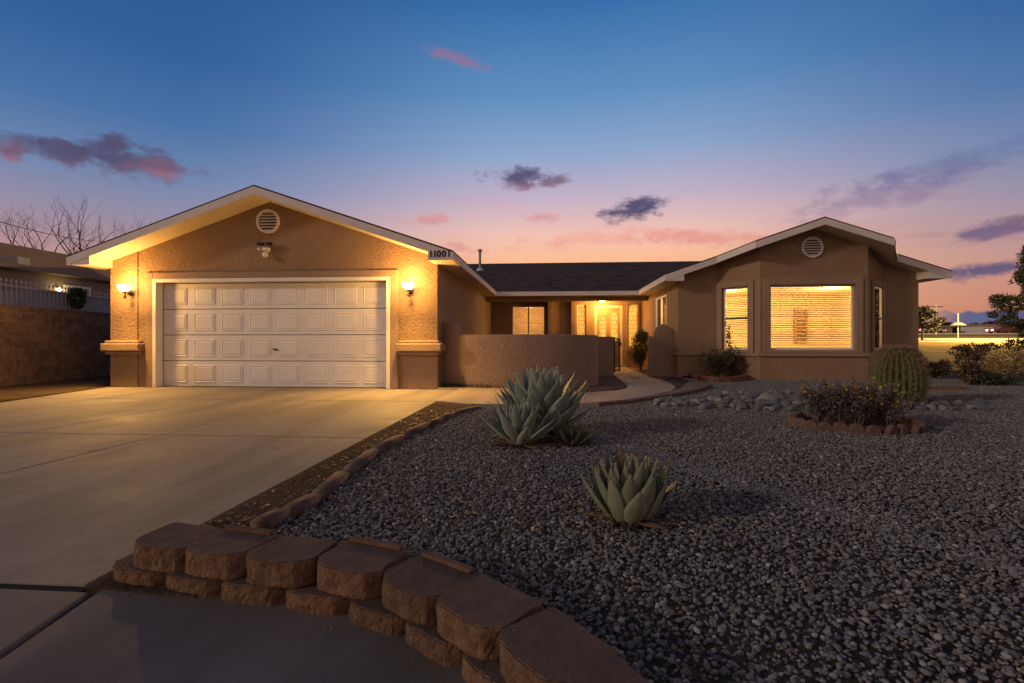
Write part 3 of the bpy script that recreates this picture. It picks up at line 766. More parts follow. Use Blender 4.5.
# walls of the porch and wing
b = MB(); b.box(GX1+.003, 3.37-.003, 17.75, 17.95, 2.40, 2.53); hpart(b, 'porch_beam', 'stucco')
XE = xat(550, 18.8)
winP = (xat(512,19.4), xat(545,19.4), .95, 2.35)
b = MB(); wallface(b, (GX1,19.4), (XE,19.4), 0, 2.53, [(winP[0]-GX1, winP[1]-GX1, winP[2], winP[3])], .15); hpart(b, 'wall', 'stucco', fix=False)
b = MB(); b.box(XE, XE+.15, 18.955, 19.395, 0, 2.53); hpart(b, 'wall', 'stucco')
b = MB(); wallface(b, (XE,18.8), (3.37,18.8), 0, 2.53, [(.97-XE,1.30-XE,.76,2.34),(1.62-XE,2.64-XE,-.01,2.30),(2.84-XE,3.19-XE,.76,2.34)], .15); hpart(b, 'wall', 'stucco', fix=False)
# pillars in the porch
for xc in (XE-.02, .80):
    b = MB(); b.box(xc-.06, xc+.10, 18.62, 18.797, 0, 2.53); hpart(b, 'pilaster', 'stucco', bevel=.01)
# wing walls
BY, WY = 12.8, 13.6
bay = [(4.375,WY),(5.15,BY),(7.69,BY),(8.56,WY)]
b = MB()
b.box(3.37, 3.57, 16.45, 18.8, 0, 2.6); b.box(3.37, 3.57, 13.802, 14.95, 0, 2.6); b.box(3.37, 3.57, 14.95, 16.45, 0, .95); b.box(3.37, 3.57, 14.95, 16.45, 2.35, 2.6)
b.box(9.2, 9.4, 13.805, 26, 0, 2.6)
hpart(b, 'wall', 'stucco')
def under(x): return wz(x)-.16
b = MB()
wallface(b, (3.37,WY), (4.375,WY), 0, 2.5, [], .2, [(0, under(3.37)), (1.005, under(4.375))])
wallface(b, (8.56,WY), (9.4,WY), 0, 2.5, [], .2, [(0, under(8.56)), (.84, under(9.4))])
bw = (xat(770,BY), xat(855,BY), .76, 2.36)
wallface(b, (5.15,BY), (7.69,BY), 0, 2.5, [(bw[0]-5.15, bw[1]-5.15, bw[2], bw[3])], .15, [(0, under(5.15)), (WXR-5.15, under(WXR)), (2.54, under(7.69))])
La = math.hypot(5.15-4.375, WY-BY); Lb = math.hypot(8.56-7.69, WY-BY)
def seg_s(u, P0, P1):
    """distance along P0->P1 where the sight line of column u crosses"""
    k = math.tan(math.atan((u-512)/F)-TH); dx, dy = P1[0]-P0[0], P1[1]-P0[1]
    t = (k*P0[1]-P0[0])/(dx-k*dy); return t*math.hypot(dx, dy)
sa0, sa1 = seg_s(722.5, bay[0], bay[1]), seg_s(748, bay[0], bay[1])
wallface(b, bay[0], bay[1], 0, 2.5, [(sa0, sa1, .76, 2.36)], .15, [(0, under(4.375)), (La, under(5.15))])
wallface(b, bay[2], bay[3], 0, 2.5, [(La-sa1+.05, La-sa0+.1, .76, 2.36)], .15, [(0, under(7.69)), (Lb, under(8.56))])
bmw = hpart(b, 'wall', 'stucco', fix=False)
# belt course along the wing and bay, window surrounds
def along(b, P0, P1, s0, s1, z0, z1, d0, d1):
    P0v, P1v = Vector((*P0,0)), Vector((*P1,0)); t = (P1v-P0v).normalized(); n = Vector((t.y,-t.x,0))
    vs = []
    for z in (z0, z1):
        for s, d in ((s0,d0),(s1,d0),(s1,d1),(s0,d1)):
            q = P0v+t*s+n*d; vs.append((q.x, q.y, z))
    b.add(vs, [(0,3,2,1),(4,5,6,7),(0,1,5,4),(1,2,6,5),(2,3,7,6),(3,0,4,7)])
b = MB()
for P0, P1, s0, s1 in (((3.37,WY),(4.375,WY),-.05,1.0),(bay[0],bay[1],.01,La+.01),(bay[1],bay[2],.0,2.54),(bay[2],bay[3],-.01,Lb-.01),((8.56,WY),(9.4,WY),.01,.9)):
    along(b, P0, P1, s0, s1, .60, .685, .003, .06)
b.box(3.31, 3.367, 13.56, 14.0, .60, .685)
hpart(b, 'belt_course', 'stucco_trim', bevel=.015)
def surround(P0, P1, s0, s1, z0, z1, w, dp):
    b = MB()
    along(b, P0, P1, s0-w, s0-.002, z0-.072, z1+w, .004, dp); along(b, P0, P1, s1+.002, s1+w, z0-.072, z1+w, .004, dp)
    along(b, P0, P1, s0-.002, s1+.002, z1+.002, z1+w, .004, dp); along(b, P0, P1, s0-.002, s1+.002, z0-.072, z0-.002, .004, dp)
    return b.build('window_surround', M['stucco_trim'], house, bevel=.01)

def window(P0, P1, s0, s1, z0, z1, style, blinds=True, slat=.05, tilt=25, depth=.05, cover=1.0, fw=.045, bo=.105):
    """frame as the part; pane, rail and blind as its sub-parts. Set back 'depth' behind the wall face"""
    b = MB(); D = -depth
    def ab(sa, sb, za, zb, d0, d1, bb=None): along(bb or b, P0, P1, sa, sb, za, zb, d0, d1)
    ab(s0, s0+fw, z0, z1, D-.06, D); ab(s1-fw, s1, z0, z1, D-.06, D); ab(s0+fw, s1-fw, z1-fw, z1, D-.06, D); ab(s0+fw, s1-fw, z0, z0+fw, D-.06, D)
    fr = b.build('window', M['vinyl'], house, bevel=.004)
    if style in ('hung', 'slide'):
        b2 = MB()
        if style == 'hung': ab(s0+fw, s1-fw, (z0+z1)/2-.02, (z0+z1)/2+.02, D-.05, D-.005, b2)
        else: ab((s0+s1)/2-.025, (s0+s1)/2+.025, z0+fw, z1-fw, D-.05, D-.005, b2)
        b2.build('meeting_rail', M['dark_metal'] if style == 'hung' else M['vinyl'], fr)
    b3 = MB(); ab(s0+fw, s1-fw, z0+fw, z1-fw, D-.036, D-.03, b3); b3.build('pane', M['glass'], fr)
    if blinds:
        b4 = MB(); P0v = Vector((*P0,0)); t = (Vector((*P1,0))-P0v).normalized(); n = Vector((t.y,-t.x,0)); z = z1-fw-.03
        zb = z1-(z1-z0)*cover+fw
        dy, dz = math.cos(R(tilt))*slat/2*.98, math.sin(R(tilt))*slat/2
        while z > zb:
            c = n*(D-bo); tj = tilt+random.gauss(0, 3.5); dy, dz = math.cos(R(tj))*slat/2*.98, math.sin(R(tj))*slat/2
            a0 = P0v+t*(s0+.01)+c; a1 = P0v+t*(s1-.01)+c
            for p, q in ((a0, a1),):
                vs = [p+n*dy+Vector((0,0,z-dz)), q+n*dy+Vector((0,0,z-dz)), q-n*dy+Vector((0,0,z+dz)), p-n*dy+Vector((0,0,z+dz))]
                vs += [v+Vector((0,0,.003)) for v in vs]
                b4.add(vs, [(0,3,2,1),(4,5,6,7),(0,1,5,4),(1,2,6,5),(2,3,7,6),(3,0,4,7)])
            z -= slat*.92
        for f_ in (.15,.5,.85) if s1-s0 > 1 else (.2,.8):
            s_ = s0+(s1-s0)*f_; p = P0v+t*s_+n*(D-.075); b4.tube([p+n*.0+Vector((0,0,z1-.05)), p+Vector((0,0,zb))], .0025, 4)
        b4.build('blind', M['blind'], fr)
    return fr
surround(bay[1], bay[2], bw[0]-5.15, bw[1]-5.15, .76, 2.36, .17, .045)
window(bay[1], bay[2], bw[0]-5.15, bw[1]-5.15, .76, 2.36, 'fixed', tilt=26)
surround(bay[0], bay[1], sa0, sa1, .76, 2.36, .15, .045)
window(bay[0], bay[1], sa0, sa1, .76, 2.36, 'hung', tilt=26)
surround(bay[2], bay[3], La-sa1+.05, La-sa0+.1, .76, 2.36, .13, .045)
window(bay[2], bay[3], La-sa1+.05, La-sa0+.1, .76, 2.36, 'hung', tilt=8, depth=.0, bo=.06)
window((GX1,19.4), (XE,19.4), winP[0]-GX1, winP[1]-GX1, .95, 2.35, 'slide', tilt=28, slat=.05)
# side window of the wing (faces the porch): wall runs front to back along x=3.37, outward normal is -x
window((3.37,16.45), (3.37,14.95), 0, 1.5, .95, 2.35, 'slide', tilt=8, depth=.0, bo=.06)
# sidelights by the door
for s0, s1 in ((.97,1.30),(2.84,3.19)):
    w_ = window((XE,18.8), (3.37,18.8), s0-XE, s1-XE, .76, 2.34, 'fixed', blinds=False, fw=.035)
    w_['label'] = 'narrow leaded sidelight window beside the front door'
    for ch in w_.children:
        if ch.name.startswith('pane'): ch.data.materials[0] = M['leaded']
surround((XE,18.8), (3.37,18.8), .97-XE, 1.30-XE, .76, 2.34, .07, .03); surround((XE,18.8), (3.37,18.8), 2.84-XE, 3.19-XE, .76, 2.34, .07, .03)
b = MB(); b.box(2.74, 3.28, 18.70, 18.766, .60, .685); hpart(b, 'window_sill', 'stucco_trim', bevel=.01)
# front door
b = MB()
for x0, x1, z0, z1 in ((1.62,1.70,.03,2.30),(2.56,2.64,.03,2.30),(1.70,2.56,2.22,2.30),(1.70,2.56,.03,.07)): b.box(x0, x1, 18.80, 18.93, z0, z1)
hpart(b, 'door_frame', 'soffit', bevel=.005)
b = MB()
# leaf built around two tall lights and two lower panels
xs = [1.705,1.80,2.05,2.21,2.46,2.555]; zs = [.075,.25,.78,.95,2.05,2.215]
for i in range(5):
    for j in range(5):
        if i in (1,3) and j == 3: continue
        th_ = .02 if (i in (1,3) and j == 1) else 0
        b.box(xs[i], xs[i+1], 18.85+th_, 18.90, zs[j], zs[j+1])
fd = hpart(b, 'front_door', 'door')
b = MB()
for i in (1,3): b.box(xs[i], xs[i+1], 18.87, 18.876, .95, 2.05)
b.build('door_glass', M['leaded'], fd)
b = MB(); b.lathe([(.005,-.07),(.028,-.065),(.03,-.045),(.012,-.035),(.012,0)], (2.50,18.85,1.02), 12, 'y'); b.build('handle', M['dark_metal'], fd)
b = MB(); b.box(1.55, 2.72, 18.55, 18.80, .031, .10); hpart(b, 'doorstep', 'concrete2', bevel=.01)
# rooms behind the glass
def room(x0, x1, y0, y1, z0, z1, front=False):
    b = MB()
    vs = [(x0,y0,z0),(x1,y0,z0),(x1,y1,z0),(x0,y1,z0),(x0,y0,z1),(x1,y0,z1),(x1,y1,z1),(x0,y1,z1)]
    b.add(vs, [(0,1,2,3),(7,6,5,4),(1,2,6,5),(2,3,7,6),(3,0,4,7)][:5])
    r = b.build('interior_wall', M['room'], house, fix=False); return r
b = MB(); pl = [(3.60,13.83),(4.47,13.83),(5.22,12.97),(7.62,12.97),(8.48,13.83),(9.18,13.83),(9.18,17.2),(3.60,17.2)]
b.add([(x, y, .05) for x, y in pl]+[(x, y, 2.46) for x, y in pl], [tuple(range(8)), tuple(range(8,16)), (5,6,14,13), (6,7,15,14)])
b.add([(3.60,17.2,.05),(3.60,16.46,.05),(3.60,16.46,2.46),(3.60,17.2,2.46),(3.60,16.46,.94),(3.60,14.94,.94),(3.60,14.94,.05),(3.60,14.94,2.46),(3.60,13.83,.05),(3.60,13.83,2.46)], [(0,1,2,3),(4,5,6,1),(7,9,8,6)])
b.build('interior_wall', M['room'], house, fix=False)
P = Vector((xat(801,17.1), 17.1, .93)); t = thing('wall_rack', 'brown slatted wooden rack seen through the blinds of the large bay window', 'rack', P)
b = MB(); b.box(P.x-.20,P.x-.16,17.06,17.18,.93,2.02); b.box(P.x+.16,P.x+.20,17.06,17.18,.93,2.02); b.build('frame', M['rack'], t)
b = MB()
for k in range(9): b.box(P.x-.16,P.x+.16,17.08,17.12,.95+k*.12,1.02+k*.12)
b.build('slats', M['rack'], t)
room(-2.28, XE-.01, 19.58, 22.4, .05, 2.5)
room(XE+.16, 3.34, 18.97, 21.6, .04, 2.5)
b = MB(); b.box(GX1,9.3,21.65,21.8,0,2.7); b.box(-9.3,9.3,26,26.2,0,2.7); hpart(b, 'wall', 'stucco')
WARM = (1, .64, .22)
point('bay_room_light', (4.9, 15.0, 2.15), 230, WARM, .12, house); point('bay_room_light', (7.8, 14.6, 2.15), 230, WARM, .12, house)
point('porch_room_light', (-.9, 20.6, 2.1), 120, WARM, .12, house); point('entry_light', (2.1, 20.2, 2.2), 150, WARM, .12, house)

# gable vents
def vent(cx, cz, y, r):
    b = MB(); b.lathe([(r, 0),(r,-.045),(r-.045,-.045),(r-.045,-.012),(.001,-.012)], (cx, y, cz), 40, 'y')
    v = b.build('gable_vent', M['white'], house, smooth=False)
    b = MB()
    for k in range(-3, 4):
        z = k*r*.245; w = math.sqrt(max(0, (r-.05)**2-z*z))
        if w > .04:
            b.add([(cx-w,y-.014,cz+z+.028),(cx+w,y-.014,cz+z+.028),(cx+w,y-.045,cz+z-.012),(cx-w,y-.045,cz+z-.012)], [(0,1,2,3)])
            b.add([(cx-w,y-.014,cz+z-.020),(cx+w,y-.014,cz+z-.020),(cx+w,y-.045,cz+z-.012),(cx-w,y-.045,cz+z-.012)], [(3,2,1,0)])
    b.build('louvre', M['white'], v)
    b = MB()
    for k in range(-3, 4):
        z = k*r*.245-.026; w = math.sqrt(max(0, (r-.05)**2-z*z))*.93
        if w > .04: b.box(cx-w, cx+w, y-.0405, y-.0135, cz+z-.006, cz+z+.006)
    b.build('louvre_gap', M['gap'], v)
p = at(268.5,221.7,10.04); vent(p.x, p.z, 10.04, .25)
p = at(811.7,247.5,BY); vent(p.x, p.z, BY, .255)
# plumbing vent
p = at(480,270,20.9); zb = mz(20.9)
b = MB(); b.tube([(p.x,20.9,zb-.1),(p.x,20.9,zb+.86)], .055, 12); b.tube([(p.x,20.9,zb+.80),(p.x,20.9,zb+.90)], .085, 12)
vp = hpart(b, 'vent_pipe', 'pipe'); b = MB(); b.lathe([(.17,-.03),(.15,.03),(.08,.12)], (p.x,20.9,zb), 16); b.build('flashing', M['flash'], vp)
# house number
nx = -2.345
for ch in '11001':
    cu = bpy.data.curves.new('num', 'FONT'); cu.body = ch; cu.size = .165; cu.extrude = .006; cu.offset = .005
    to = bpy.data.objects.new('tmp', cu); COL.objects.link(to); bpy.context.view_layer.update()
    me = bpy.data.meshes.new_from_object(to); bpy.data.objects.remove(to)
    no = bpy.data.objects.new('house_number', me); me.materials.clear(); me.materials.append(M['number']); COL.objects.link(no)
    no.parent = house; no.rotation_euler = (R(90), 0, 0); no.location = Vector((nx, 9.468, 2.60))-house.location
    nx += .078 if ch == '1' else .098

# ================================================================= lamps (fixtures on the walls)
def sconce(loc, label):
    t = thing('wall_lamp', label, 'wall lamp', loc, 'wall lamps beside the garage door')
    x, y, z = loc
    b = MB(); b.lathe([(.055,0),(.055,-.015),(.035,-.02),(.03,-.02)], (x,y,z-.06), 16, 'y'); b.tube([(x,y-.02,z-.06),(x,y-.07,z-.10),(x,y-.13,z-.085),(x,y-.14,z-.04)], .012, 8); b.lathe([(.02,-.19),(.03,-.16),(.012,-.10),(.035,-.045),(.05,-.035)], (x,y-.14,z), 12)
    b.build('bracket', M['dark_metal'], t, smooth=True)
    b = MB(); b.lathe([(.035,-.03),(.075,-.02),(.10,.015),(.115,.06),(.118,.09),(.02,.085)], (x,y-.16,z-.01), 24); b.build('lamp_glass', M['lampglass'], t, smooth=True)
    l = point('lamp_light', (x, y-.17, z+.15), 38, (1,.50,.11), .07, t)
    l2 = point('lamp_light', (x, y-.34, z+.02), 75, (1,.50,.11), .07, t)
    sp = bpy.data.lights.new('lamp_beam', 'SPOT'); sp.energy = 600; sp.color = (1,.52,.11); sp.spot_size = R(150); sp.spot_blend = 1; sp.shadow_soft_size = .08
    so_ = bpy.data.objects.new('lamp_beam', sp); COL.objects.link(so_); so_.parent = t; so_.location = (0, -.34, -.08); so_.rotation_euler = Vector((0,-.75,-1)).to_track_quat('-Z','Y').to_euler()
    return t
p1 = at(130.5,290,9.97); p2 = at(410.5,288,9.97)
sconce((p1.x,9.97,p1.z), 'lit wall lamp on the left pilaster of the garage'); sconce((p2.x,9.97,p2.z), 'lit wall lamp on the right pilaster of the garage near the house number')
p = at(603,301,18.0)
t = thing('ceiling_lamp', 'lit round lamp under the porch roof above the front door', 'ceiling lamp', (p.x,18.3,2.535))
b = MB(); b.lathe([(.13,0),(.13,-.02),(.10,-.03)], (p.x,18.3,2.533), 20); b.build('lamp_base', M['dark_metal'], t)
b = MB(); b.lathe([(.11,-.03),(.13,-.06),(.11,-.11),(.04,-.135)], (p.x,18.3,2.533), 20); b.build('lamp_shade', M['porchglass'], t, smooth=True)
point('lamp_light', (p.x,18.22,2.30), 150, (1,.48,.10), .1, t)
# security light on the gable
p = at(267,250,10.04)
t = thing('security_light', 'small white twin security light below the round gable vent', 'security light', (p.x,10.04,p.z))
x, z = p.x, p.z
b = MB(); b.lathe([(.06,0),(.06,-.03),(.05,-.05)], (x+.02,10.04,z), 16, 'y'); b.tube([(x+.02,10.0,z),(x+.02,9.93,z+.02)], .02, 8); b.box(x-.03,x+.08,9.90,9.96,z-.03,z+.03); b.build('bracket', M['white'], t, bevel=.004)
for s_ in (-1, 1):
    b = MB(); b.box(x+.02+s_*.09-.06, x+.02+s_*.09+.06, 9.87, 9.96, z+.075, z+.135); b.build('lamp_head', M['number'], t, bevel=.008)
b = MB(); b.lathe([(.012,.0),(.05,-.02),(.058,-.06),(.045,-.10),(.01,-.115)], (x+.03,9.92,z-.06), 16); b.build('motion_sensor', M['white'], t, smooth=True)
b = MB(); b.lathe([(.01,-.03),(.028,-.015),(.028,.015),(.01,.03)], (x-.10,9.91,z-.0), 12); b.build('bulb', M['white'], t, smooth=True); b = MB(); b.lathe([(.01,-.02),(.02,-.01),(.02,.01),(.01,.02)], (x+.13,9.91,z-.0), 12); b.build('bulb', M['white'], t, smooth=True)

# ================================================================= courtyard walls and gate
def ribbon(b, pts, zt, thick, z0=-.03):
    """wall following plan points; zt list of tops; rounded top"""
    n = len(pts); P = [Vector((*p, 0)) for p in pts]; rows = []
    for i in range(n):
        d = (P[min(i+1, n-1)]-P[max(i-1, 0)]).normalized(); nr = Vector((-d.y, d.x, 0))*thick/2
        r_ = []
        z = zt[i]
        for s_, zz in ((-1, z0), (-1, z-.06), (-.86, z-.018), (-.5, z), (.5, z), (.86, z-.018), (1, z-.06), (1, z0)):
            q = P[i]+nr*s_; r_.append((q.x, q.y, zz))
        rows.append(r_)
    vs = [v for r_ in rows for v in r_]; fs = []
    for i in range(n-1):
        for k in range(7): fs.append((i*8+k, i*8+k+1, (i+1)*8+k+1, (i+1)*8+k))
    fs += [tuple(range(8)), tuple(range((n-1)*8, n*8))]
    b.add(vs, fs)
def spline(ctrl, m=8):
    out = []
    c = [ctrl[0]]+ctrl+[ctrl[-1]]
    for i in range(1, len(c)-2):
        for k in range(m):
            t = k/m; p0, p1, p2, p3 = [Vector(q) for q in c[i-1:i+3]]
            out.append(tuple(.5*((2*p1)+(p2-p0)*t+(2*p0-5*p1+4*p2-p3)*t*t+(3*p1-p0-3*p2+p3)*t**3)))
    out.append(tuple(ctrl[-1])); return out
front = spline([(-2.30,10.62),(-1.85,10.42),(-1.3,10.27),(-.5,10.25),(.2,10.45),(.72,10.85),(.95,11.35)], 6)
zt = []
for x, y in front:
    if x < -1.86: zt.append(1.16+.25*math.sin(math.acos(max(-1, min(1, (x+2.13)/.27)))) if abs(x+2.13) < .27 else 1.12)
    else: zt.append(1.115)
b = MB(); ribbon(b, front, zt, .22)
cw_ = b.build('courtyard_wall', M['stucco_wall'], smooth=False)
tag(cw_, 'curved low stucco wall with a rounded hump beside the garage corner', 'garden wall', 'low stucco walls round the courtyard'); 
m_ = cw_.modifiers.new('n', 'WEIGHTED_NORMAL') if False else None
cw_.data.polygons.foreach_set('use_smooth', [True]*len(cw_.data.polygons)); es = cw_.modifiers.new('es', 'EDGE_SPLIT'); es.split_angle = R(35)
b = MB(); ribbon(b, [(.60,14.2),(1.0,14.2),(1.74,14.2)], [1.107]*3, .2); o = b.build('courtyard_wall', M['stucco_wall'])
tag(o, 'straight shaded stucco wall stub left of the iron gate', 'garden wall', 'low stucco walls round the courtyard')
pts = []; zt = []
for k in range(40):
    x = 2.69+(3.36-2.69)*k/39; pts.append((x, 14.1))
    if x < 2.83: zt.append(1.11)
    else:
        q = (x-3.08)/.25; zt.append(1.13+.32*math.sqrt(max(0, 1-q*q)) if abs(q) < 1 else 1.28 if x > 3.3 else 1.13)
b = MB(); ribbon(b, pts, zt, .2); o = b.build('courtyard_wall', M['stucco_wall']); tag(o, 'short stucco wall with a round hump joining the wing right of the gate', 'garden wall', 'low stucco walls round the courtyard')
# gate, standing open
ga, gb = Vector((1.78,14.3,0)), Vector((2.05,15.15,0))
t = thing('garden_gate', 'black iron garden gate standing open at the courtyard entrance', 'gate', ga)
b = MB()
for z in (.12, .95, 1.05): b.bar(ga+Vector((0,0,z)), gb+Vector((0,0,z)), .025, .025)
for p in (ga, gb): b.bar(p+Vector((0,0,.08)), p+Vector((0,0,1.08)), .03, .03, (1,0,0))
b.build('gate_frame', M['black'], t)
b = MB()
for k in range(1, 8): q = ga.lerp(gb, k/8); b.bar(q+Vector((0,0,.12)), q+Vector((0,0,1.05)), .012, .012, (1,0,0))
b.build('bars', M['black'], t)
b = MB(); q = gb+Vector((0,0,.9)); b.box(q.x-.04,q.x+.04,q.y-.06,q.y+.0,q.z-.06,q.z+.05); b.build('latch', M['black'], t)

# ================================================================= garden blocks
ORD = ['first','second','third','fourth','fifth','sixth','seventh','eighth','ninth','tenth','eleventh','twelfth','thirteenth','fourteenth','fifteenth','sixteenth','seventeenth','eighteenth']
def block_mesh(seed, lip=False):
    rnd = random.Random(seed); w, d, h, c = .148, .112, .097, .045
    poly = [(-w+.012,d),(-w,d-.02),(-w*1.0,-d+c),(-w+c,-d-.004),(-.04,-d-.012),(.04,-d-.012),(w-c,-d-.004),(w,-d+c),(w,d-.02),(w-.012,d)]
    bm = bmesh.new(); vb = [bm.verts.new((x*.985, y, 0)) for x, y in poly]; f = bm.faces.new(vb)
    r_ = bmesh.ops.extrude_face_region(bm, geom=[f]); 
    for v in [q for q in r_['geom'] if isinstance(q, bmesh.types.BMVert)]: v.co.z = h
    bmesh.ops.recalc_face_normals(bm, faces=bm.faces)
    bmesh.ops.bevel(bm, geom=[e_ for e_ in bm.edges], offset=.0045, segments=2, affect='EDGES')
    bmesh.ops.triangulate(bm, faces=[f_ for f_ in bm.faces if len(f_.verts) > 4])
    bmesh.ops.subdivide_edges(bm, edges=[e_ for e_ in bm.edges if e_.calc_length() > .02], cuts=4, use_grid_fill=True)
    from mathutils import noise as mn
    for v in bm.verts:
        k = mn.noise(v.co*18+Vector((seed*3.1,0,0)))*.004+mn.noise(v.co*75+Vector((seed*7,0,0)))*.0042
        side = 1
        v.co += Vector((v.co.x, v.co.y, 0)).normalized()*k*side*1.4
        v.co.z += mn.noise(v.co*14+Vector((0,seed,0)))*.0025
    me = bpy.data.meshes.new('landscape_block'); bm.to_mesh(me); bm.free(); me.materials.append(M['landblock'])
    if lip:
        b = MB(); b.box(-w*.8, w*.8, d-.03, d-.002, h+.001, h+.018); return me, b
    return me, None
topc = [gd(180,2.10),gd(231,2.035),gd(291,1.965),gd(361,1.90),gd(428,1.745),gd(486,1.575),gd(556,1.35),gd(622,1.12)]
def place_block(P, T, z, seed, label, grp, lip):
    me, lb = block_mesh(seed, lip)
    o = bpy.data.objects.new('landscape_block', me); COL.objects.link(o)
    o.location = (P.x, P.y, z); o.rotation_euler = (random.uniform(-.02,.02), random.uniform(-.02,.02), math.atan2(T.y, T.x)+random.uniform(-.04,.04))
    tag(o, label, 'garden block', grp)
    if lb:
        l = lb.build('lip', M['landblock'], None, bevel=.004); l.parent = o
for i, P in enumerate(topc):
    T = topc[min(i+1, len(topc)-1)]-topc[max(i-1, 0)]
    place_block(P, T, .062, i+1, 'brown concrete block in the top course, %s from the driveway' % ORD[i], 'blocks of the low curved garden wall', i in (1,3,4))
low = []
for i in range(len(topc)-1): low.append(topc[i].lerp(topc[i+1], (.68,.64,.60,.55,.5,.5,.5)[i]))
low = [topc[0]+(topc[0]-topc[1])*.36]+low
for i, P in enumerate(low):
    A = low[max(i-1, 0)]; B = low[min(i+1, len(low)-1)]; T = (B-A); n = Vector((T.y, -T.x, 0)).normalized()
    place_block(P+n*.012, T, -.036, i+21, 'brown concrete block in the bottom course, %s from the driveway' % ORD[i], 'blocks of the low curved garden wall', False)

# ================================================================= edging stones beside the dirt strip
for i in range(len(edge_line)-1):
    A, B = edge_line[i], edge_line[i+1]; d = B-A; L_ = d.length; t_ = d.normalized(); nrm = Vector((-t_.y, t_.x, 0))
    k = max(1, round(L_/.5))
    for j in range(k):
        a = A+t_*(L_*j/k+.008); c = A+t_*(L_*(j+1)/k-.008); mid = (a+c)/2; hl = (c-a).length/2
        bm = bmesh.new(); bmesh.ops.create_cube(bm, size=1)
        bmesh.ops.bevel(bm, geom=list(bm.edges), offset=.14, segments=3, affect='EDGES')
        from mathutils import noise as mn
        sd = i*7+j
        for v in bm.verts:
            v.co = Vector((v.co.x*2*hl*1.06, v.co.y*.10, v.co.z*.085))
            v.co += Vector((.3*v.co.x, v.co.y, v.co.z)).normalized()*mn.noise(v.co*9+Vector((sd*2.3,0,0)))*.009
        me = bpy.data.meshes.new('edging_stone'); bm.to_mesh(me); bm.free(); me.materials.append(M['edging'])
        me.polygons.foreach_set('use_smooth', [True]*len(me.polygons))
        o = bpy.data.objects.new('edging_stone', me); COL.objects.link(o); o.location = (mid.x, mid.y, .026+random.uniform(-.006,.006))
        o.rotation_euler = (random.uniform(-.08,.08), random.uniform(-.02,.02), math.atan2(d.y, d.x)+random.uniform(-.035,.035))
        place_edge = globals().setdefault('edge_n', 0); globals()['edge_n'] = place_edge+1
        tag(o, 'worn pinkish edging stone along the dirt strip, %s from the block wall' % ORD[min(place_edge, 17)] if place_edge < 18 else 'worn pinkish edging stone along the far end of the dirt strip', 'edging stone', 'edging stones between dirt strip and gravel')
# kerb stones round the walkway end
kp = [g(596,407.5), g(628,404.5), g(655,400.5), g(680,396.5), g(698,392.5), g(708,389), g(704,386), g(694,383.5)]
kn = 0
for A, B in zip(kp[:-1], kp[1:]):
    d = B-A; k = max(1, round(d.length/.4))
    for j in range(k):
        a = A+d*(j/k)+d.normalized()*.01; c = A+d*((j+1)/k)-d.normalized()*.01
        b = MB(); b.bar(a+Vector((0,0,.03)), c+Vector((0,0,.03)), .10, .09)
        o = rebase(b.build('edging_stone', M['scallop'], bevel=.018, seg=2))
        tag(o, ('low pink kerb stone curving round the walkway end, %s from the agave' % ORD[min(kn, 17)]), 'edging stone', 'kerb stones round the walkway end'); kn += 1

# scalloped pavers round the grey bush
ctr = g(853,428); rx, ry = .64, .50
n = 26; pn = 0
pav_bm = None
for k in range(n):
    a = 2*math.pi*k/n+math.pi
    px, py = ctr.x+rx*math.cos(a), ctr.y+ry*math.sin(a)
    ta = math.atan2(ry*math.cos(a), -rx*math.sin(a))
    b = MB()
    w, h_, th_ = .070, .13, .055
    prof = [(-w,0),(w,0),(w,h_*.62),(w*.55,h_*.9),(0,h_),(-w*.55,h_*.9),(-w,h_*.62)]
    vs = [(x, -th_/2, z) for x, z in prof]+[(x, th_/2, z) for x, z in prof]; m7 = 7
    b.add(vs, [tuple(range(7)), tuple(range(7,14))[::-1]]+[(i, 7+i, 7+(i+1) % 7, (i+1) % 7) for i in range(7)])
    o = b.build('scalloped_paver', M['scallop'], bevel=.01)
    o.location = (px, py, random.uniform(-.015,.0)); o.rotation_euler = (random.uniform(-.25,.25), random.uniform(-.12,.12), ta+random.uniform(.1,.5)*(1 if k % 2 else .6))
    frontside = math.sin(a) < .1
    if frontside: lab = 'scalloped pinkish paver in the front edge of the bush bed, %s from the left' % ORD[min(pn, 17)]; pn += 1
    else: lab = 'scalloped pinkish paver in the back of the bush bed, hidden behind the grey bush'
    tag(o, lab, 'paver', 'scalloped pavers round the grey bush')
b = MB(); b.prism([(ctr.x+rx*.95*math.cos(2*math.pi*k/24), ctr.y+ry*.95*math.sin(2*math.pi*k/24)) for k in range(24)], -.02, .035); struct(b.build('planting_soil', M['dirt']))
# brick edging of the rose bed
rb = [g(683,374,0), g(690,378,0), g(702,381.5,0), g(716,383.4,0), g(730,383.2,0), g(742,381.5,0), g(748,379,0)]
kn = 0
for A, B in zip(rb[:-1], rb[1:]):
    d = B-A; k = max(1, round(d.length/.26))
    for j in range(k):
        a = A+d*(j/k)+d.normalized()*.006; c = A+d*((j+1)/k)-d.normalized()*.006
        b = MB(); b.bar(a+Vector((0,0,.07)), c+Vector((0,0,.07)), .09, .15)
        o = rebase(b.build('edging_brick', M['brick'], bevel=.012)); tag(o, 'red brick edging the rose bed under the narrow window, %s from the left' % ORD[min(kn, 17)], 'brick', 'red bricks round the rose bed'); kn += 1
b = MB(); b.prism([(p.x, p.y) for p in rb]+[(4.6,13.3),(4.3,13.55),(3.45,13.55)], -.02, .05); struct(b.build('rose_bed_soil', M['dirt']))

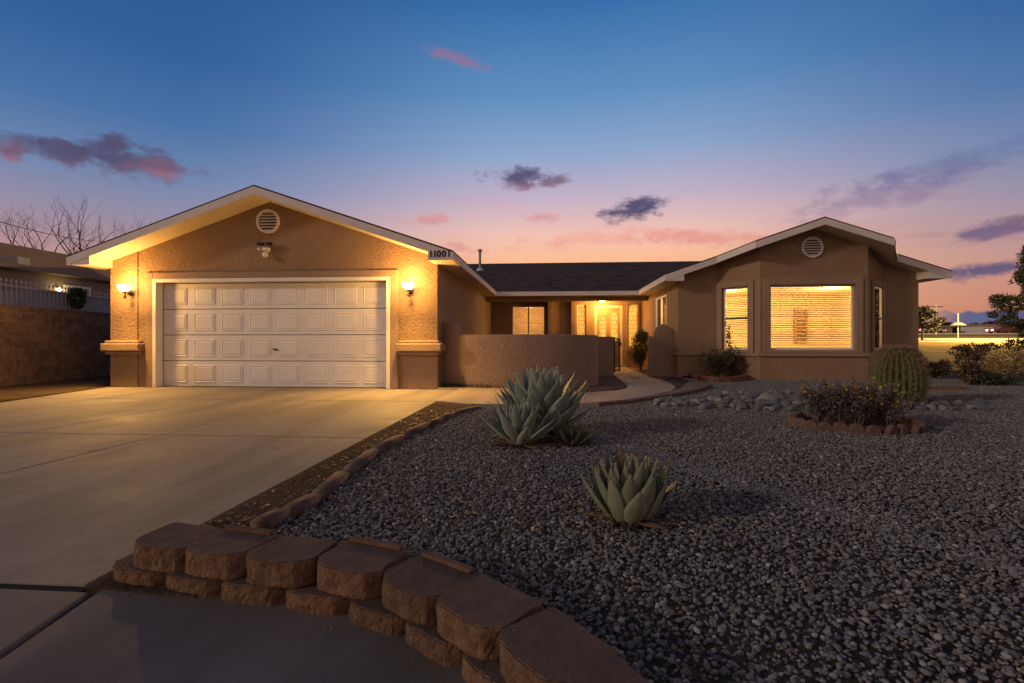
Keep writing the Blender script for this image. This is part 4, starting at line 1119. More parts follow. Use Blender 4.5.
# ================================================================= river rocks
def rock_mesh(seed):
    from mathutils import noise as mn
    bm = bmesh.new(); bmesh.ops.create_icosphere(bm, subdivisions=3, radius=1); rnd = random.Random(seed)
    s_ = Vector((1, rnd.uniform(.65,.9), rnd.uniform(.5,.72))); off = Vector((seed*1.7, 0, seed))
    for v in bm.verts: v.co = v.co*(1+.25*mn.noise(v.co*1.2+off)); v.co = Vector((v.co.x*s_.x, v.co.y*s_.y, v.co.z*s_.z))
    me = bpy.data.meshes.new('river_rock'); bm.to_mesh(me); bm.free(); me.polygons.foreach_set('use_smooth', [True]*len(me.polygons)); return me
rocks = [rock_mesh(k) for k in range(6)]
for me in rocks: me.materials.append(M['rock'])
rocks_p = [rock_mesh(k+10) for k in range(3)]
for me in rocks_p: me.materials.append(M['rock_pale'])
rr_ = random.Random(11); placed = []
tries = 0
while len(placed) < 210 and tries < 12000:
    tries += 1
    u = rr_.uniform(655, 812) if rr_.random() < .85 else rr_.uniform(905, 985)
    if u < 820:
        c = 404-(u-655)*.012; v = rr_.uniform(c-6-(u-655)*.02, c+6+(u-655)*.03) if u > 700 else rr_.uniform(c-3, c+4)
    else: v = rr_.uniform(403, 412)
    s_ = rr_.uniform(.038, .085)*(1 if u > 690 else .8); P = g(u, v)
    if any((P-q).length < (s_+sq)*.72 for q, sq in placed): continue
    placed.append((P, s_)); pale = rr_.random() < .2
    o = bpy.data.objects.new('river_rock', rr_.choice(rocks_p if pale else rocks)); COL.objects.link(o)
    o.location = (P.x, P.y, s_*.5+.012); o.scale = (s_, s_, s_); o.rotation_euler = (rr_.uniform(-.3,.3), rr_.uniform(-.3,.3), rr_.uniform(0,6.3))
    if u > 820: lab = 'grey river rock lying in the gravel behind the barrel cactus bed'
    else: lab = 'pale tan river rock in the rock band' if pale else 'dark grey river rock in the rock band'
    tag(o, lab, 'rock', 'river rocks' if u > 820 else ('pale rocks in the river rock band' if pale else 'dark rocks in the river rock band'))
for u, v, s_, lab in ((768,404.5,.17,'largest pale boulder in the river rock band beside the bush bed'),(752,399,.13,'rounded grey boulder behind the largest pale boulder'),(712,403,.11,'white rock near the end of the pink kerb')):
    P = g(u, v); o = bpy.data.objects.new('boulder', rocks_p[0].copy() if s_ != .13 else rocks[1].copy()); COL.objects.link(o); o.location = (P.x, P.y, s_*.45); o.scale = (s_,)*3; tag(o, lab, 'boulder')

# ================================================================= agaves
def leaf_geo(b, bsp, base, az, el0, L, W, curl, cup=.35, seg=12, wp=.55, roll=0.):
    """one thick agave leaf; az heading, el0 start elevation, curl total bend upward"""
    p = Vector(base); e_ = el0; cross = 7; vs = []
    dirh = Vector((math.cos(az), math.sin(az), 0)); side = Vector((-math.sin(az), math.cos(az), 0))
    rows = []
    for i in range(seg+1):
        t = i/seg
        d = dirh*math.cos(e_)+Vector((0,0,math.sin(e_))); nrm = -dirh*math.sin(e_)+Vector((0,0,math.cos(e_)))
        if t < wp: w = .62+.38*math.sin(math.pi/2*(t/wp))
        else: q = (t-wp)/(1-wp); w = (1-q**1.9)*(1-.12*q)
        w = max(w, .015)*W/2
        th_ = .16*W*(1-t)**.7*.6+.002
        up = []; dn = []
        for k in range(cross):
            s_ = -1+2*k/(cross-1); cz = cup*w*(s_*s_)
            up.append(p+side*(s_*w)+nrm*cz); 
        for k in range(cross-2, 0, -1):
            s_ = -1+2*k/(cross-1); cz = cup*w*(s_*s_)
            dn.append(p+side*(s_*w)+nrm*(cz-th_*(1-s_*s_)))
        rows.append(up+dn)
        p = p+d*(L/seg); e_ += curl/seg
    n = len(rows[0]); vs = [v for r_ in rows for v in r_]; fs = []
    for i in range(seg):
        for k in range(n): fs.append((i*n+k, i*n+(k+1) % n, (i+1)*n+(k+1) % n, (i+1)*n+k))
    fs += [tuple(range(n))[::-1], tuple(range(seg*n, (seg+1)*n))]
    b.add(vs, fs)
    tip = p-d*(L/seg)*1.0
    bsp.tube([tip-d*.01, tip+d*L*.045], [.0035, .0006], 5)
def agave(name, label, loc, n, L, W, mat, el=(12,84), curl=.5, wp=.55, seed=1, base_r=.05, cup=.35, bud=False, Lin=.75, hz=.0, lean=0.):
    rnd = random.Random(seed); t = thing(name, label, 'agave plant', loc, 'agaves in the gravel')
    b = MB(); bs = MB(); c = Vector(loc)
    for i in range(n):
        q = i/(n-1)                       # 0 outer .. 1 inner
        a = i*2.39996+rnd.uniform(-.15,.15); e_ = R(el[0]+(el[1]-el[0])*q**.85+rnd.uniform(-5,5))
        r = base_r*(1-q)+.01; z = .02+hz*q
        l = L*((.80+.25*math.sin(math.pi*min(1, q*1.1)))*(1-q)+Lin*q)*rnd.uniform(.9,1.08)
        leaf_geo(b, bs, c+Vector((math.cos(a)*r, math.sin(a)*r, z)), a, e_, l, W*rnd.uniform(.88,1.08)*(1-.45*q**2), (R(88)-e_)*curl*rnd.uniform(.6,1.1), cup, 12, wp)
    b.build('leaves', M[mat], t, smooth=True); bs.build('spines', M['spine'], t)
    if bud:
        b = MB(); bb = MB(); leaf_geo(b, bb, c+Vector((-.02,.02,.10)), 2.2, R(80), .30, .05, .1); leaf_geo(b, bb, c+Vector((.01,.03,.10)), .6, R(84), .26, .04, .1)
        o = b.build('dry_leaves', M['bud'], t, smooth=True)
    b = MB(); bb = MB()
    for i in range(9): leaf_geo(b, bb, c+Vector((math.cos(i*.7+.3)*.05, math.sin(i*.7+.3)*.05, .01)), i*.7+.3, R(rnd.uniform(0,10)), L*rnd.uniform(.5,.75), W*.55, rnd.uniform(-.1,.15), .5)
    b.build('dead_base_leaves', M['litter'], t, smooth=True)
    return t
pb = g(543,436); agave('agave', 'largest blue green agave in front of the curved courtyard wall', (pb.x,pb.y,.05), 62, .58, .225, 'agave1', (22,82), .42, .40, 3, .13, .18, Lin=.95, hz=.13)
pb = g(521,446); agave('agave', 'narrow leaved agave pressed against the front left of the largest agave', (pb.x,pb.y,.0), 34, .47, .135, 'agave1', (24,84), .38, .42, 5, .05, .25, Lin=.85)
pb = g(572,447); agave('agave', 'small dark withered agave at the right foot of the largest agave', (pb.x,pb.y,.0), 26, .27, .06, 'agave3', (12,75), .35, .5, 8, .05, Lin=.7)
pb = g(628,521); agave('agave', 'squat broad leaved agave in the middle of the gravel nearest the block wall', (pb.x,pb.y,.0), 46, .325, .128, 'agave2', (40,87), .85, .40, 12, .09, .26, True, Lin=1.05)

# ================================================================= barrel cactus
def barrel(loc, r, h):
    t = thing('barrel_cactus', 'tall ribbed barrel cactus with reddish spines near the bay window corner', 'cactus', loc)
    c = Vector(loc); ribs = 26; nu = ribs*8; nv = 26; vs = []; fs = []
    def rad(q): return r*(math.sin(math.pi*(.14+.80*q))**.55)
    def pt(a, q, k=0.):
        rr = rad(q)*(1+.0*k); return rr
    for j in range(nv+1):
        q = j/nv; z = h*q
        rr = r*(max(0, 1-abs((q-.45)/.58)**2.2))**.5
        rr = max(rr, .02)
        for i in range(nu):
            a = 2*math.pi*i/nu; m = abs(math.cos(ribs*a/2))**.8
            k = rr*(.80+.22*m)
            vs.append(c+Vector((k*math.cos(a), k*math.sin(a), z)))
    for j in range(nv):
        for i in range(nu): fs.append((j*nu+i, j*nu+(i+1) % nu, (j+1)*nu+(i+1) % nu, (j+1)*nu+i))
    fs.append(tuple(range(nv*nu, (nv+1)*nu)))
    b = MB(); b.add(vs, fs); b.build('body', M['cactus'], t, smooth=True)
    C = []; A = []; B = []; rnd = np.random.RandomState(4)
    for i in range(ribs):
        a = 2*math.pi*i/ribs
        for j in range(1, 24):
            q = .06+.93*j/24; rr = max(.02, r*(max(0, 1-abs((q-.45)/.58)**2.2))**.5)*1.02; z = h*q
            p = np.array([c.x+rr*math.cos(a), c.y+rr*math.sin(a), c.z+z])
            nrm = np.array([math.cos(a), math.sin(a), (q-.45)*1.6]); nrm /= np.linalg.norm(nrm)
            m = 5 if q < .55 else 11
            for _ in range(m):
                d = nrm*.75+rnd.normal(size=3)*.55; d /= np.linalg.norm(d); l = rnd.uniform(.025,.042)*(1 if q < .75 else 1.35)
                C.append(p+d*l); A.append(d*l); w = np.cross(d, rnd.normal(size=3)); w /= np.linalg.norm(w); B.append(w*.0024)
    for _ in range(900):
        a = rnd.uniform(0, 6.28); rr = r*.55*math.sqrt(rnd.rand()); d = np.array([math.cos(a)*.5*rr/r, math.sin(a)*.5*rr/r, 1])+rnd.normal(size=3)*.4; d /= np.linalg.norm(d)
        l = rnd.uniform(.02,.05); p = np.array([c.x+rr*math.cos(a), c.y+rr*math.sin(a), c.z+h*.985-(rr/r)**2*.12]); C.append(p+d*l); A.append(d*l); w = np.cross(d, rnd.normal(size=3)); w /= np.linalg.norm(w); B.append(w*.003)
    quads('spines', M['cspine'], np.array(C), np.array(A), np.array(B), t)
pb = g(898,404); barrel((pb.x, pb.y, -.02), .35, .89)

# ================================================================= shrubs
def stems(b, c, n, h, spread, r0=.008, seed=0, pts_out=None, up=.8):
    rnd = random.Random(seed)
    for i in range(n):
        a = rnd.uniform(0, 6.28); s_ = rnd.uniform(.15, 1)*spread; hh = h*rnd.uniform(.6, 1)
        P = [Vector(c)+Vector((math.cos(a)*s_*.15, math.sin(a)*s_*.15, 0))]
        for k in range(1, 6):
            q = k/5; P.append(Vector(c)+Vector((math.cos(a)*s_*(.15+.85*q**1.3)+rnd.uniform(-.03,.03)*h, math.sin(a)*s_*(.15+.85*q**1.3)+rnd.uniform(-.03,.03)*h, hh*q**up)))
        b.tube(P, [r0*(1-.8*k/5) for k in range(6)], 5, False)
        if pts_out is not None: pts_out.append(P)
def leafy(stm, n, size, spread, lo=.25, aspect=.45):
    C = []; 
    for _ in range(n):
        P = random.choice(stm); q = lo+(1-lo)*random.random(); k = q*(len(P)-1); i = min(int(k), len(P)-2); p = P[i].lerp(P[i+1], k-i)
        C.append([p.x+random.gauss(0, spread), p.y+random.gauss(0, spread), max(.02, p.z+random.gauss(0, spread))])
    n = len(C); ax = rdir(n)+np.array([0,0,.5]); ax /= np.linalg.norm(ax, axis=1)[:, None]; bb = np.cross(ax, rdir(n)); bb /= np.linalg.norm(bb, axis=1)[:, None]
    s_ = size*(.5+np.random.rand(n))[:, None]; return np.array(C), ax*s_, bb*s_*aspect
def shrub(name, label, cat, loc, h, spread, nst, nlf, size, mat, sp=.03, seed=0, group=None, aspect=.45, up=.8, extra=None, r0=.008):
    t = thing(name, label, cat, loc, group); out = []; b = MB(); stems(b, loc, nst, h, spread, r0, seed, out, up)
    if extra: extra(b, out)
    b.build('stems', M['stem'], t); quads('foliage', M[mat], *leafy(out, nlf, size, sp, aspect=aspect), parent=t); return t, out
# rose bush under the narrow window
pr = g(716,379.5)
def tall(b, out):
    P = [Vector((pr.x+.22,pr.y,0)), Vector((pr.x+.30,pr.y+.02,.5)), Vector((pr.x+.33,pr.y,.95)), Vector((pr.x+.30,pr.y,1.4))]
    b.tube(P, [.009,.007,.005,.003], 5, False); out += [P]*4
shrub('rose_bush', 'leggy dark rose bush in the brick edged bed under the narrow window', 'bush', (pr.x, pr.y+.0, .03), .82, .72, 26, 1500, .034, 'rose', .04, 3, extra=tall, r0=.010)
pr2 = g(738,379.5)
t = thing('small_shrub', 'dense dark purple shrub at the right end of the rose bed', 'bush', (pr2.x, pr2.y, .03)); out = []; b = MB(); stems(b, (pr2.x,pr2.y,.03), 18, .62, .26, .006, 12, out); b.build('stems', M['stem'], t)
quads('foliage', M['redbush'], *cloud([(pr2.x,pr2.y,.36,.27,.24,.32)], 1500, .026), parent=t)
# grey purple bush in the scalloped ring
pg = ctr; t = thing('desert_bush', 'low grey purple bush with yellow tips inside the scalloped paver ring', 'bush', (pg.x, pg.y, .03)); out = []; b = MB()
for k in range(5): stems(b, (pg.x+(k-2)*.19, pg.y+random.uniform(-.1,.12), .03), 34, .50 if k < 4 else .42, .34, .0055, 30+k, out, .9)
b.build('stems', M['sage'], t)
quads('foliage', M['sage'], *leafy(out, 9000, .018, .022, .3, .4), parent=t)
C, A, B = leafy([P for P in out if P[-1].x < pg.x+.5], 420, .016, .02, .88, .6); quads('flowers', M['sageflower'], C, A, B, t)
# shrub by the front door
ps = (2.98, 17.0, .0); t = thing('round_shrub', 'upright oval green shrub beside the front door behind the courtyard wall', 'bush', ps); b = MB(); stems(b, ps, 10, 1.1, .18, .01, 5); b.build('stems', M['stem'], t)
quads('foliage', M['door_shrub'], *cloud([(2.98,17.0,.85,.30,.30,.50),(2.95,17.0,.45,.24,.24,.3),(3.03,16.95,1.15,.2,.2,.22)], 5000, .028), parent=t)
# right-hand shrubs
def bush(label, u, v, clumps, n, size, mat, seed, cat='bush', name='shrub', group='shrubs along the right side of the yard'):
    P = g(u, v); t = thing(name, label, cat, (P.x, P.y, 0), group); out = []; b = MB()
    R_ = max(c[0]+c[3] for c in clumps); stems(b, (P.x,P.y,0), 16, max(c[2] for c in clumps)*1.2, R_*.7, .010, seed, out); b.build('stems', M['stem'], t)
    quads('foliage', M[mat], *cloud([(P.x+c[0], P.y+c[1], c[2], c[3], c[4], c[5]) for c in clumps], n, size), parent=t)
bush('dark reddish leafy bush left of the golden hedge', 968, 386, [(0,0,.55,.26,.26,.26),(-.22,0,.72,.17,.17,.15),(.15,0,.70,.2,.2,.16),(.05,0,.3,.22,.22,.25),(-.05,.1,.82,.14,.14,.10)], 800, .045, 'redbush', 41)
bush('low spreading green bush at the foot of the golden hedge', 984, 386, [(0,0,.16,.42,.3,.16),(.4,0,.13,.3,.25,.12),(-.2,.0,.25,.25,.2,.15)], 2600, .030, 'juniper', 42)
bush('dry golden hedge shrub at the right edge of the yard', 1008, 381, [(0,0,.45,.55,.4,.42),(.7,.1,.5,.5,.4,.42),(1.4,.1,.5,.6,.5,.45),(-.35,0,.35,.3,.3,.3),(2.2,0,.5,.6,.5,.5)], 7500, .034, 'drybush', 43)
bush('small dark bush just right of the house corner', 934, 378, [(0,0,.22,.28,.25,.2),(.25,0,.3,.16,.2,.22)], 1300, .035, 'redbush', 44)
bush('small sparse bush behind the dark reddish bush', 975, 374, [(0,0,.75,.4,.3,.18),(.4,0,.8,.3,.25,.14)], 500, .05, 'drybush', 45)
# brick planter slab to the right of the cactus
P = g(944, 391); b = MB()
for k in range(4): b.box(P.x-.42+k*.215, P.x-.21+k*.215, P.y, P.y+.12, 0, .085)
o = rebase(b.build('brick_border', M['brick'], bevel=.01)); tag(o, 'short row of reddish bricks on the gravel right of the barrel cactus', 'brick border')
# weeds by the garage corner and the strip
def grassy(name, label, pts, n, hgt, mat, sx=.12):
    C = []; 
    for _ in range(n): p = random.choice(pts); C.append([p.x+random.gauss(0, sx), p.y+random.gauss(0, .03), random.uniform(.0,.02)+p.z])
    C = np.array(C); ax = np.random.normal(size=(n,3))*.35+np.array([0,0,1]); ax /= np.linalg.norm(ax, axis=1)[:, None]; bb = np.cross(ax, rdir(n)); bb /= np.linalg.norm(bb, axis=1)[:, None]
    s_ = hgt*(.4+.8*np.random.rand(n))[:, None]; o = quads(name, M[mat], C+ax*s_, ax*s_, bb*s_*.12); tag(o, label, 'weeds' if mat == 'grass' else 'leaf litter', kind='stuff')
grassy('weeds', 'green weeds at the foot of the curved wall by the garage', [Vector((-2.15+k*.13,10.36-k*.03,.03)) for k in range(8)], 700, .035, 'grass', .06)
def litter(n=900):
    C = []
    while len(C) < n:
        k = random.random()*(len(edge_line)-1); i = int(k); p = edge_line[i].lerp(edge_line[i+1], k-i); q = random.random()
        C.append([DX+.03+(p.x-.05-DX-.03)*q, p.y+random.gauss(0,.05), .012+random.random()*.008])
    C = np.array(C); ax = rdir(n)*np.array([1,1,.25]); bb = np.cross(ax, np.array([0,0,1.])+rdir(n)*.4); bb /= np.linalg.norm(bb, axis=1)[:, None]; s_ = .012*(.4+1.4*np.random.rand(n)**2)[:, None]
    o = quads('leaf_litter', M['litter'], C, ax*s_*1.6, bb*s_*.5); tag(o, 'dry twigs and leaf litter scattered on the dirt strip', 'leaf litter', kind='stuff')
litter()
def yard_litter(n=1500):
    C = []
    while len(C) < n:
        P = g(random.uniform(300, 1020), 341.5+CH*F/random.uniform(1.7, 11)); 
        if P.x > .95*P.y+.3 or P.x < -1.0: continue
        C.append([P.x, P.y, .028+random.random()*.012])
    C = np.array(C); ax = rdir(n)*np.array([1,1,.2]); bb = np.cross(ax, np.array([0,0,1.])+rdir(n)*.5); bb /= np.linalg.norm(bb, axis=1)[:, None]; s_ = .011*(.4+1.6*np.random.rand(n)**2)[:, None]
    o = quads('leaf_litter', M['litter'], C, ax*s_*1.7, bb*s_*.45); tag(o, 'dry leaf bits and twigs blown over the grey gravel', 'leaf litter', kind='stuff')
yard_litter()
grassy('leaf_litter', 'dry grass and leaf crumbs along the foot of the block wall', [topc[i].lerp(topc[i+1], .5)+Vector((-.07,-.17,0)) for i in range(6)], 260, .010, 'litter', .09)

# ================================================================= left neighbour
b = MB(); A = Vector((-11.55,8.0,0)); B = Vector((-13.6,17.6,0))
bw_ = thing('block_wall', 'brown concrete block wall running back beside the garage', 'wall', A)
b.bar(A+Vector((0,0,.86)), B+Vector((0,0,.86)), .2, 1.74); b.build('wall', M['block'], bw_)
b = MB(); b.bar(A+Vector((0,0,1.755)), B+Vector((0,0,1.755)), .22, .05); b.build('coping', M['block'], bw_, bevel=.01)
nh = thing('neighbour_house', 'grey brown flat roofed stucco house beyond the block wall', 'house', (-19, 18, 0))
b = MB(); b.box(-26, -17.0, 6, 34, -.02, 3.25); b.build('wall', M['stucco_far'], nh)
b = MB(); b.box(-26, -18.4, 6.3, 33, 3.25, 4.30); b.build('parapet', M['stucco_far'], nh, bevel=.03)
b = MB(); b.box(-26.1, -16.72, 5.8, 34.2, 3.25, 3.40); b.build('cornice', M['stucco_far'], nh, bevel=.03)
nw = (at(63,286,1).y) 
def ywall(u, x): return x/math.tan(math.atan((u-512)/F)-TH)
y0, y1 = ywall(63.5,-17), ywall(90,-17)
b = MB()
for ya, yb, za, zb in ((y0,y0+.09,1.6,2.96),(y1-.09,y1,1.6,2.96),(y0+.09,y1-.09,2.87,2.96),(y0+.09,y1-.09,1.6,1.69),((y0+y1)/2-.02,(y0+y1)/2+.02,1.69,2.87)): b.box(-17.06,-16.95,ya,yb,za,zb)
fr = b.build('window', M['white'], nh); b = MB(); b.box(-17.01,-16.99,y0+.09,y1-.09,1.69,2.87); b.build('pane', M['carglass'], fr)
b = MB()
for k in range(6): yy = y0+.15+(y1-y0-.3)*k/5; b.bar((-16.94,yy,1.66),(-16.94,yy,2.9),.02,.02,(1,0,0))
b.build('security_bars', M['black'], fr)
yl = ywall(56,-17); t = thing('wall_lamp', 'small lit lamp on the neighbouring house wall left of its window', 'wall lamp', (-17,yl,2.75))
b = MB(); b.lathe([(.05,0),(.06,.03),(.03,.05)], (-16.9,yl,2.82), 10); b.bar((-17,yl,2.84),(-16.9,yl,2.84),.03,.03); b.build('bracket', M['dark_metal'], t)
b = MB(); b.lathe([(.03,-.09),(.075,-.05),(.075,.0),(.04,.02)], (-16.88,yl,2.80), 12); b.build('lamp_glass', M['farlamp'], t, smooth=True); point('lamp_light', (-16.7,yl,2.76), 6, (1,.75,.3), .05, t)
y0 = ywall(12,-17.3); y1 = ywall(25,-17.3); t = thing('rooftop_unit', 'pale boxy rooftop cooler on the neighbouring flat roof', 'rooftop unit', (-17.3,(y0+y1)/2,3.4))
b = MB(); b.box(-17.7,-17.1,y0,y1,3.46,3.72); b.build('housing', M['unit'], t, bevel=.02); b = MB(); b.box(-17.6,-17.2,y0+.1,y0+.2,3.40,3.46); b.box(-17.6,-17.2,y1-.2,y1-.1,3.40,3.46); b.build('feet', M['dark_metal'], t)
# ornamental fence on the neighbour's side
fA, fB = Vector((-12.25,8.2,0)), Vector((-14.3,17.6,0)); off = Vector((-.45,-.1,0)); fA += off; fB += off
t = thing('picket_fence', 'pale metal picket fence with spear tips behind the block wall', 'fence', fA)
b = MB(); n = 64
def ftop(q): return 2.12+.28*(1/(1+math.exp(-(q-.38)*18)))
for k in range(n+1):
    q = k/n; p = fA.lerp(fB, q); zt_ = 2.52; b.bar(p+Vector((0,0,.4)), p+Vector((0,0,zt_-.06)), .014, .014, (1,0,0))
    b.add([p+Vector((-.02,-.02,zt_-.06)), p+Vector((.02,-.02,zt_-.06)), p+Vector((.02,.02,zt_-.06)), p+Vector((-.02,.02,zt_-.06)), p+Vector((0,0,zt_+.03))], [(0,1,4),(1,2,4),(2,3,4),(3,0,4)])
b.build('pickets', M['fence_white'], t, fix=False)
b = MB(); b.bar(fA+Vector((0,0,2.36)), fB+Vector((0,0,2.36)), .03, .04); b.bar(fA+Vector((0,0,.5)), fB+Vector((0,0,.5)), .03, .04); b.build('rail', M['fence_white'], t)
o2 = Vector((-.06,0,0)); rows = []
b = MB(); m = 30
for k in range(m):
    a, c = fA.lerp(fB, k/m)+o2, fA.lerp(fB, (k+1)/m)+o2; za, zc = ftop(k/m), ftop((k+1)/m)
    b.add([a+Vector((0,0,.3)), c+Vector((0,0,.3)), c+Vector((0,0,zc)), a+Vector((0,0,za)), a+Vector((-.02,0,.3)), c+Vector((-.02,0,.3)), c+Vector((-.02,0,zc)), a+Vector((-.02,0,za))], [(0,1,2,3),(7,6,5,4),(3,2,6,7)])
b.build('panel', M['fence'], t, fix=False)
# leafy wreath on the fence
k_ = math.tan(math.atan((75-512)/F)-TH); dxy = fB-fA; tt = (k_*fA.y-fA.x)/(dxy.x-k_*dxy.y); pw_ = fA+dxy*tt+Vector((.08,0,0)); dd = -pw_.x*ST+pw_.y*CT; zc_ = CH+(341.5-298)*dd/F
t = thing('wreath', 'dark leafy wreath hanging on the pale picket fence', 'wreath', (pw_.x,pw_.y,zc_))
ca = []; dv = dxy.normalized()
for k in range(14):
    a = 2*math.pi*k/14; q = pw_+dv*math.cos(a)*.21+Vector((0,0,zc_+.22*math.sin(a)-pw_.z)); ca.append((q.x,q.y,q.z,.10,.10,.10))
b = MB(); b.tube([Vector(c[:3]) for c in ca]+[Vector(ca[0][:3])], .02, 5); b.build('hoop', M['stem'], t)
quads('foliage', M['juniper'], *cloud(ca, 1600, .035), parent=t)

# bare trees
def branchy(b, p, d, L, r, depth, rnd, spread=.6, out=None):
    n = 4; P = [p]; q = Vector(p); dd = Vector(d)
    for k in range(n):
        dd = (dd+Vector((rnd.gauss(0,.13), rnd.gauss(0,.13), rnd.gauss(.03,.08)))).normalized(); q = q+dd*L/n; P.append(q.copy())
    r1 = r*.62; b.tube(P, [r+(r1-r)*k/n for k in range(n+1)], 5 if depth > 1 else 3, False)
    if out is not None and depth <= 1: out += P[1:]
    if depth == 0: return
    for k in range(rnd.choice((2,3,3)) if depth > 1 else 3):
        a = P[-1] if k < 2 else P[2+k % 2]
        nd = (dd+Vector((rnd.gauss(0,spread), rnd.gauss(0,spread), rnd.gauss(.1,spread*.5)))).normalized(); branchy(b, a, nd, L*rnd.uniform(.62,.82), r1*rnd.uniform(.6,.85), depth-1, rnd, spread, out)
def bare_tree(label, u, d, hgt, lean, seed, depth=5, spread=.5):
    P = gd(u, d); rnd = random.Random(seed); b = MB()
    t = thing('bare_tree', label, 'tree', (P.x,P.y,terr(P.y)), 'bare trees behind the neighbouring house')
    base = Vector((P.x,P.y,terr(P.y))); top = base+Vector((lean*.4,0,hgt*.42)); b.tube([base, base.lerp(top,.5)+Vector((.1,0,0)), top], [.22,.18,.14], 8); b.build('trunk', M['bark'], t)
    b = MB()
    for k in range(3): branchy(b, top, Vector((lean*.25+rnd.gauss(0,.35), rnd.gauss(0,.35), 1)).normalized(), hgt*.22, .10, depth-1, rnd, spread)
    b.build('branches', M['bark'], t, fix=False)
bare_tree('leafless tree leaning left behind the neighbouring roof', 66, 31, 9.4, -1.6, 5, 6, .55)
bare_tree('slender leafless tree with upright twigs right of the leaning tree', 80, 33, 10.0, .0, 9, 5, .42)
bare_tree('small leafless tree partly behind the garage roof', 104, 34, 9.6, .2, 14, 5, .5)
# overhead cable
A, B = at(-60,205,16), at(140,240,40); b = MB(); P = [A.lerp(B, k/12)-Vector((0,0,.6*math.sin(math.pi*k/12))) for k in range(13)]
b.tube(P, .016, 5); tag(rebase(b.build('cable', M['wire'])), 'thin overhead cable crossing the sky at the far left', 'cable')

# ================================================================= right background
def gt(u, d): P = gd(u, d); P.z = terr(P.y); return P
def tuft_tree(label, u, d, hgt, R_, n, mat, size, seed, name='pine_tree', trunk=.12, clm=26, low=.12, group=None):
    rnd = random.Random(seed); P = gt(u, d); t = thing(name, label, 'tree', P, group)
    b = MB(); b.tube([P, P+Vector((.1,0,hgt*.5)), P+Vector((0,0,hgt*.95))], [trunk, trunk*.7, trunk*.15], 8); b.build('trunk', M['bark'], t)
    cl_ = []; b = MB()
    for k in range(clm):
        q = (k+.5)/clm; z = hgt*(low+(1-low)*q); rr = R_*(1-q**1.8)**.6*rnd.uniform(.55,1.08)+.1; a = k*2.4+rnd.uniform(-.4,.4)
        c = P+Vector((math.cos(a)*rr*.75, math.sin(a)*rr*.75, z)); s_ = R_*rnd.uniform(.24,.40)
        b.tube([P+Vector((0,0,z-hgt*.06)), c], [trunk*.25, .01], 4, False)
        cl_.append((c.x,c.y,c.z,s_,s_,s_*.62))
        if rnd.random() < .6: c2 = P+Vector((math.cos(a)*rr*1.05, math.sin(a)*rr*1.05, z+.05*hgt)); cl_.append((c2.x,c2.y,c2.z,s_*.5,s_*.5,s_*.35))
    b.build('branches', M['bark'], t, fix=False)
    C, A, B = cloud(cl_, n, size, .35, .3); quads('crown', M[mat], C, A, B, t)
tuft_tree('tall dark evergreen tree cut by the right edge of the view', 1054, 21, 5.2, 1.75, 36000, 'pine', .07, 3, clm=34)
tuft_tree('small loose tree just right of the house corner', 922, 52, 3.4, 1.7, 1300, 'fartree', .22, 6, 'small_tree', clm=14, low=.35, group='far trees')
for k, (u, d, h_, r_) in enumerate(((948,120,5.0,3),(975,125,4.5,3.5),(990,118,5.5,3),(1008,122,5,3),(935,130,4.5,3.5),(1030,120,5.5,4),(960,128,5,3.2))):
    tuft_tree('distant dark bushy tree on the skyline, %s in the row from the left' % ORD[sorted([948,975,990,1008,935,1030,960]).index(u)], u, d, h_*.46, r_*.62, 700, 'fartree', .45, 50+k, 'small_tree', clm=12, low=.15, group='far trees')
# utility pole
P = gt(936, 75); t = thing('utility_pole', 'thin utility pole with crossarm beyond the field', 'utility pole', P)
b = MB(); b.tube([P, P+Vector((0,0,4.6))], [.14,.10], 8); b.build('pole', M['farwhite'], t); b = MB(); b.bar(P+Vector((-1,0,4.2)), P+Vector((1,0,4.2)), .12, .12); b.build('crossarm', M['bark'], t)
# sign mast with canopy
P = gt(958, 60); t = thing('mast_canopy', 'pale round canopy on a tall mast at the edge of the far road', 'canopy', P)
b = MB(); b.tube([P, P+Vector((0,0,3.0))], .07, 8); b.build('mast', M['curbwhite'], t)
b = MB(); b.lathe([(.78,1.55),(.74,1.62),(.45,1.82),(.09,1.95)], P, 20); b.build('canopy', M['farwhite'], t)
# far buildings
def farb(label, u, d, w, h_, mat, rf='farbrown'):
    P = gt(u, d); t = thing('far_building', label, 'building', P, 'low buildings on the skyline'); b = MB(); b.box(P.x-w/2,P.x+w/2,P.y,P.y+6,P.z,P.z+h_); b.build('wall', M[mat], t)
    b = MB(); b.prism([(P.x-w/2-.4,P.y-.4),(P.x+w/2+.4,P.y-.4),(P.x+w/2+.4,P.y+6.4),(P.x-w/2-.4,P.y+6.4)], P.z+h_, lambda x, y: P.z+h_+.3+(0 if abs(y-P.y-3) > 2 else .5)); b.build('roof', M[rf], t)
    for k in range(int(w/2)):
        b = MB(); b.box(P.x-w/2+.4+k*1.8, P.x-w/2+1.0+k*1.8, P.y-.04, P.y-.003, P.z+.6, P.z+1.1); b.build('window', M['carglass'], t)
farb('small white building between distant trees near the mast canopy', 991, 108, 3.2, 1.7, 'farwhite'); farb('low tan building on the far left of the skyline', 938, 112, 6, 1.4, 'farbrown'); farb('tan building partly behind the tall evergreen', 1010, 112, 5, 1.8, 'farbrown')
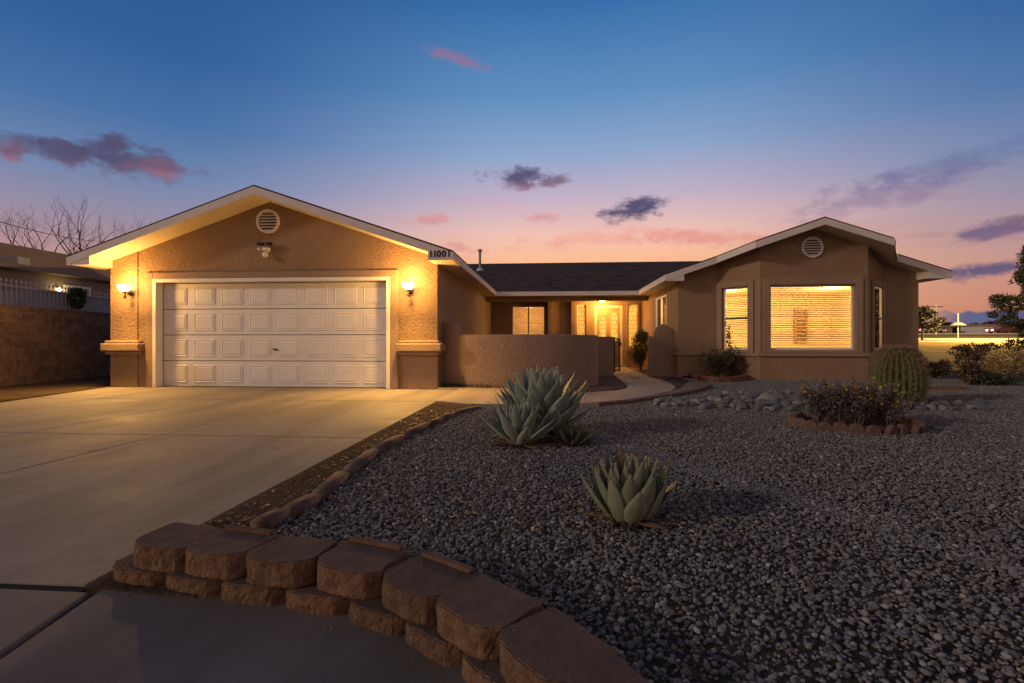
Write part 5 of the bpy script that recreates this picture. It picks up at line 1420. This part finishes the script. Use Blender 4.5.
# two cars on the far road
def car(label, u, paint, flip):
    P = gt(u, 93); P.z = terr(P.y)+.01
    t = thing('parked_car', label, 'car', P, 'cars on the far road'); x, y, z = P; s_ = -1 if flip else 1
    prof = [(-2.1,.35),(2.1,.35),(2.15,.75),(1.3,.9),(.75,1.4),(-.9,1.42),(-1.7,.95),(-2.15,.85)]
    b = MB(); pr_ = [(x+s_*a, z+c) for a, c in prof]; b.xprof(pr_, y-.85, y+.85); bd = b.build('body', M[paint], t, bevel=.06)
    b = MB(); b.xprof([(x+s_*a, z+c) for a, c in [(1.1,.92),(.68,1.33),(-.82,1.35),(-1.4,.97)]], y-.865, y+.865); b.build('window', M['carglass'], t)
    for wx in (-1.3, 1.3):
        for wy in (-.8, .8):
            b = MB(); b.lathe([(.2,-.1),(.32,-.09),(.32,.09),(.2,.1)], (x+wx, y+wy, z+.32), 14, 'y'); b.build('wheel', M['tyre'], t)
    for wy in (-.6,.6):
        b = MB(); b.box(x+s_*2.14-.04,x+s_*2.14+.04,y+wy-.15,y+wy+.15,z+.6,z+.75); b.build('headlight', M['carlamp'], t)
        b = MB(); b.box(x-s_*2.14-.04,x-s_*2.14+.04,y+wy-.15,y+wy+.15,z+.7,z+.85); b.build('taillight', M['taillamp'], t)
    sp = bpy.data.lights.new('headlight_beam', 'SPOT'); sp.energy = 6000; sp.spot_size = R(60); sp.color = (1,.8,.5); sp.shadow_soft_size = .1
    o = bpy.data.objects.new('headlight_beam', sp); COL.objects.link(o); o.parent = t; o.location = (s_*2.4, 0, .7); o.rotation_euler = Vector((s_, 0, -.06)).to_track_quat('-Z','Y').to_euler()
car('silver car driving right on the far road left of the mast', 930, 'car1', False); car('dark red car driving left on the far road near the white building', 1002, 'car2', True)
# added lamp, unseen past the right edge of the view, to brighten the field
P = gt(1120, 44); t = thing('added_field_lamp', 'added tall lamp out of view beyond the evergreen, put there to light the field', 'added lamp', P)
b = MB(); b.tube([P, P+Vector((0,0,7)), P+Vector((-.3,0,7.6)), P+Vector((-1.6,0,7.8))], [.1,.07,.05,.04], 8); b.build('pole', M['pipe'], t)
b = MB(); b.box(P.x-2.1,P.x-1.5,P.y-.13,P.y+.13,P.z+7.72,P.z+7.85); b.build('lamp_head', M['pipe'], t)
b = MB(); b.box(P.x-2.05,P.x-1.6,P.y-.1,P.y+.1,P.z+7.69,P.z+7.716); b.build('lamp_glass', M['farlamp'], t)
point('added_field_light', P+Vector((-1.8,0,7.5)), 50000, (1,.62,.2), .15, t)

# ================================================================= camera and render settings
cam = bpy.data.cameras.new('camera'); co = bpy.data.objects.new('camera', cam); COL.objects.link(co); scene.camera = co
co.location = (0, 0, CH); co.rotation_euler = (R(90), 0, TH); cam.sensor_width = 36; cam.lens = F/1024*36; cam.clip_start = .05; cam.clip_end = 4000
vs_ = scene.view_settings; vs_.view_transform = 'Standard'; vs_.look = 'None'; vs_.gamma = 1; vs_.exposure = 0.0; vs_.use_curve_mapping = False
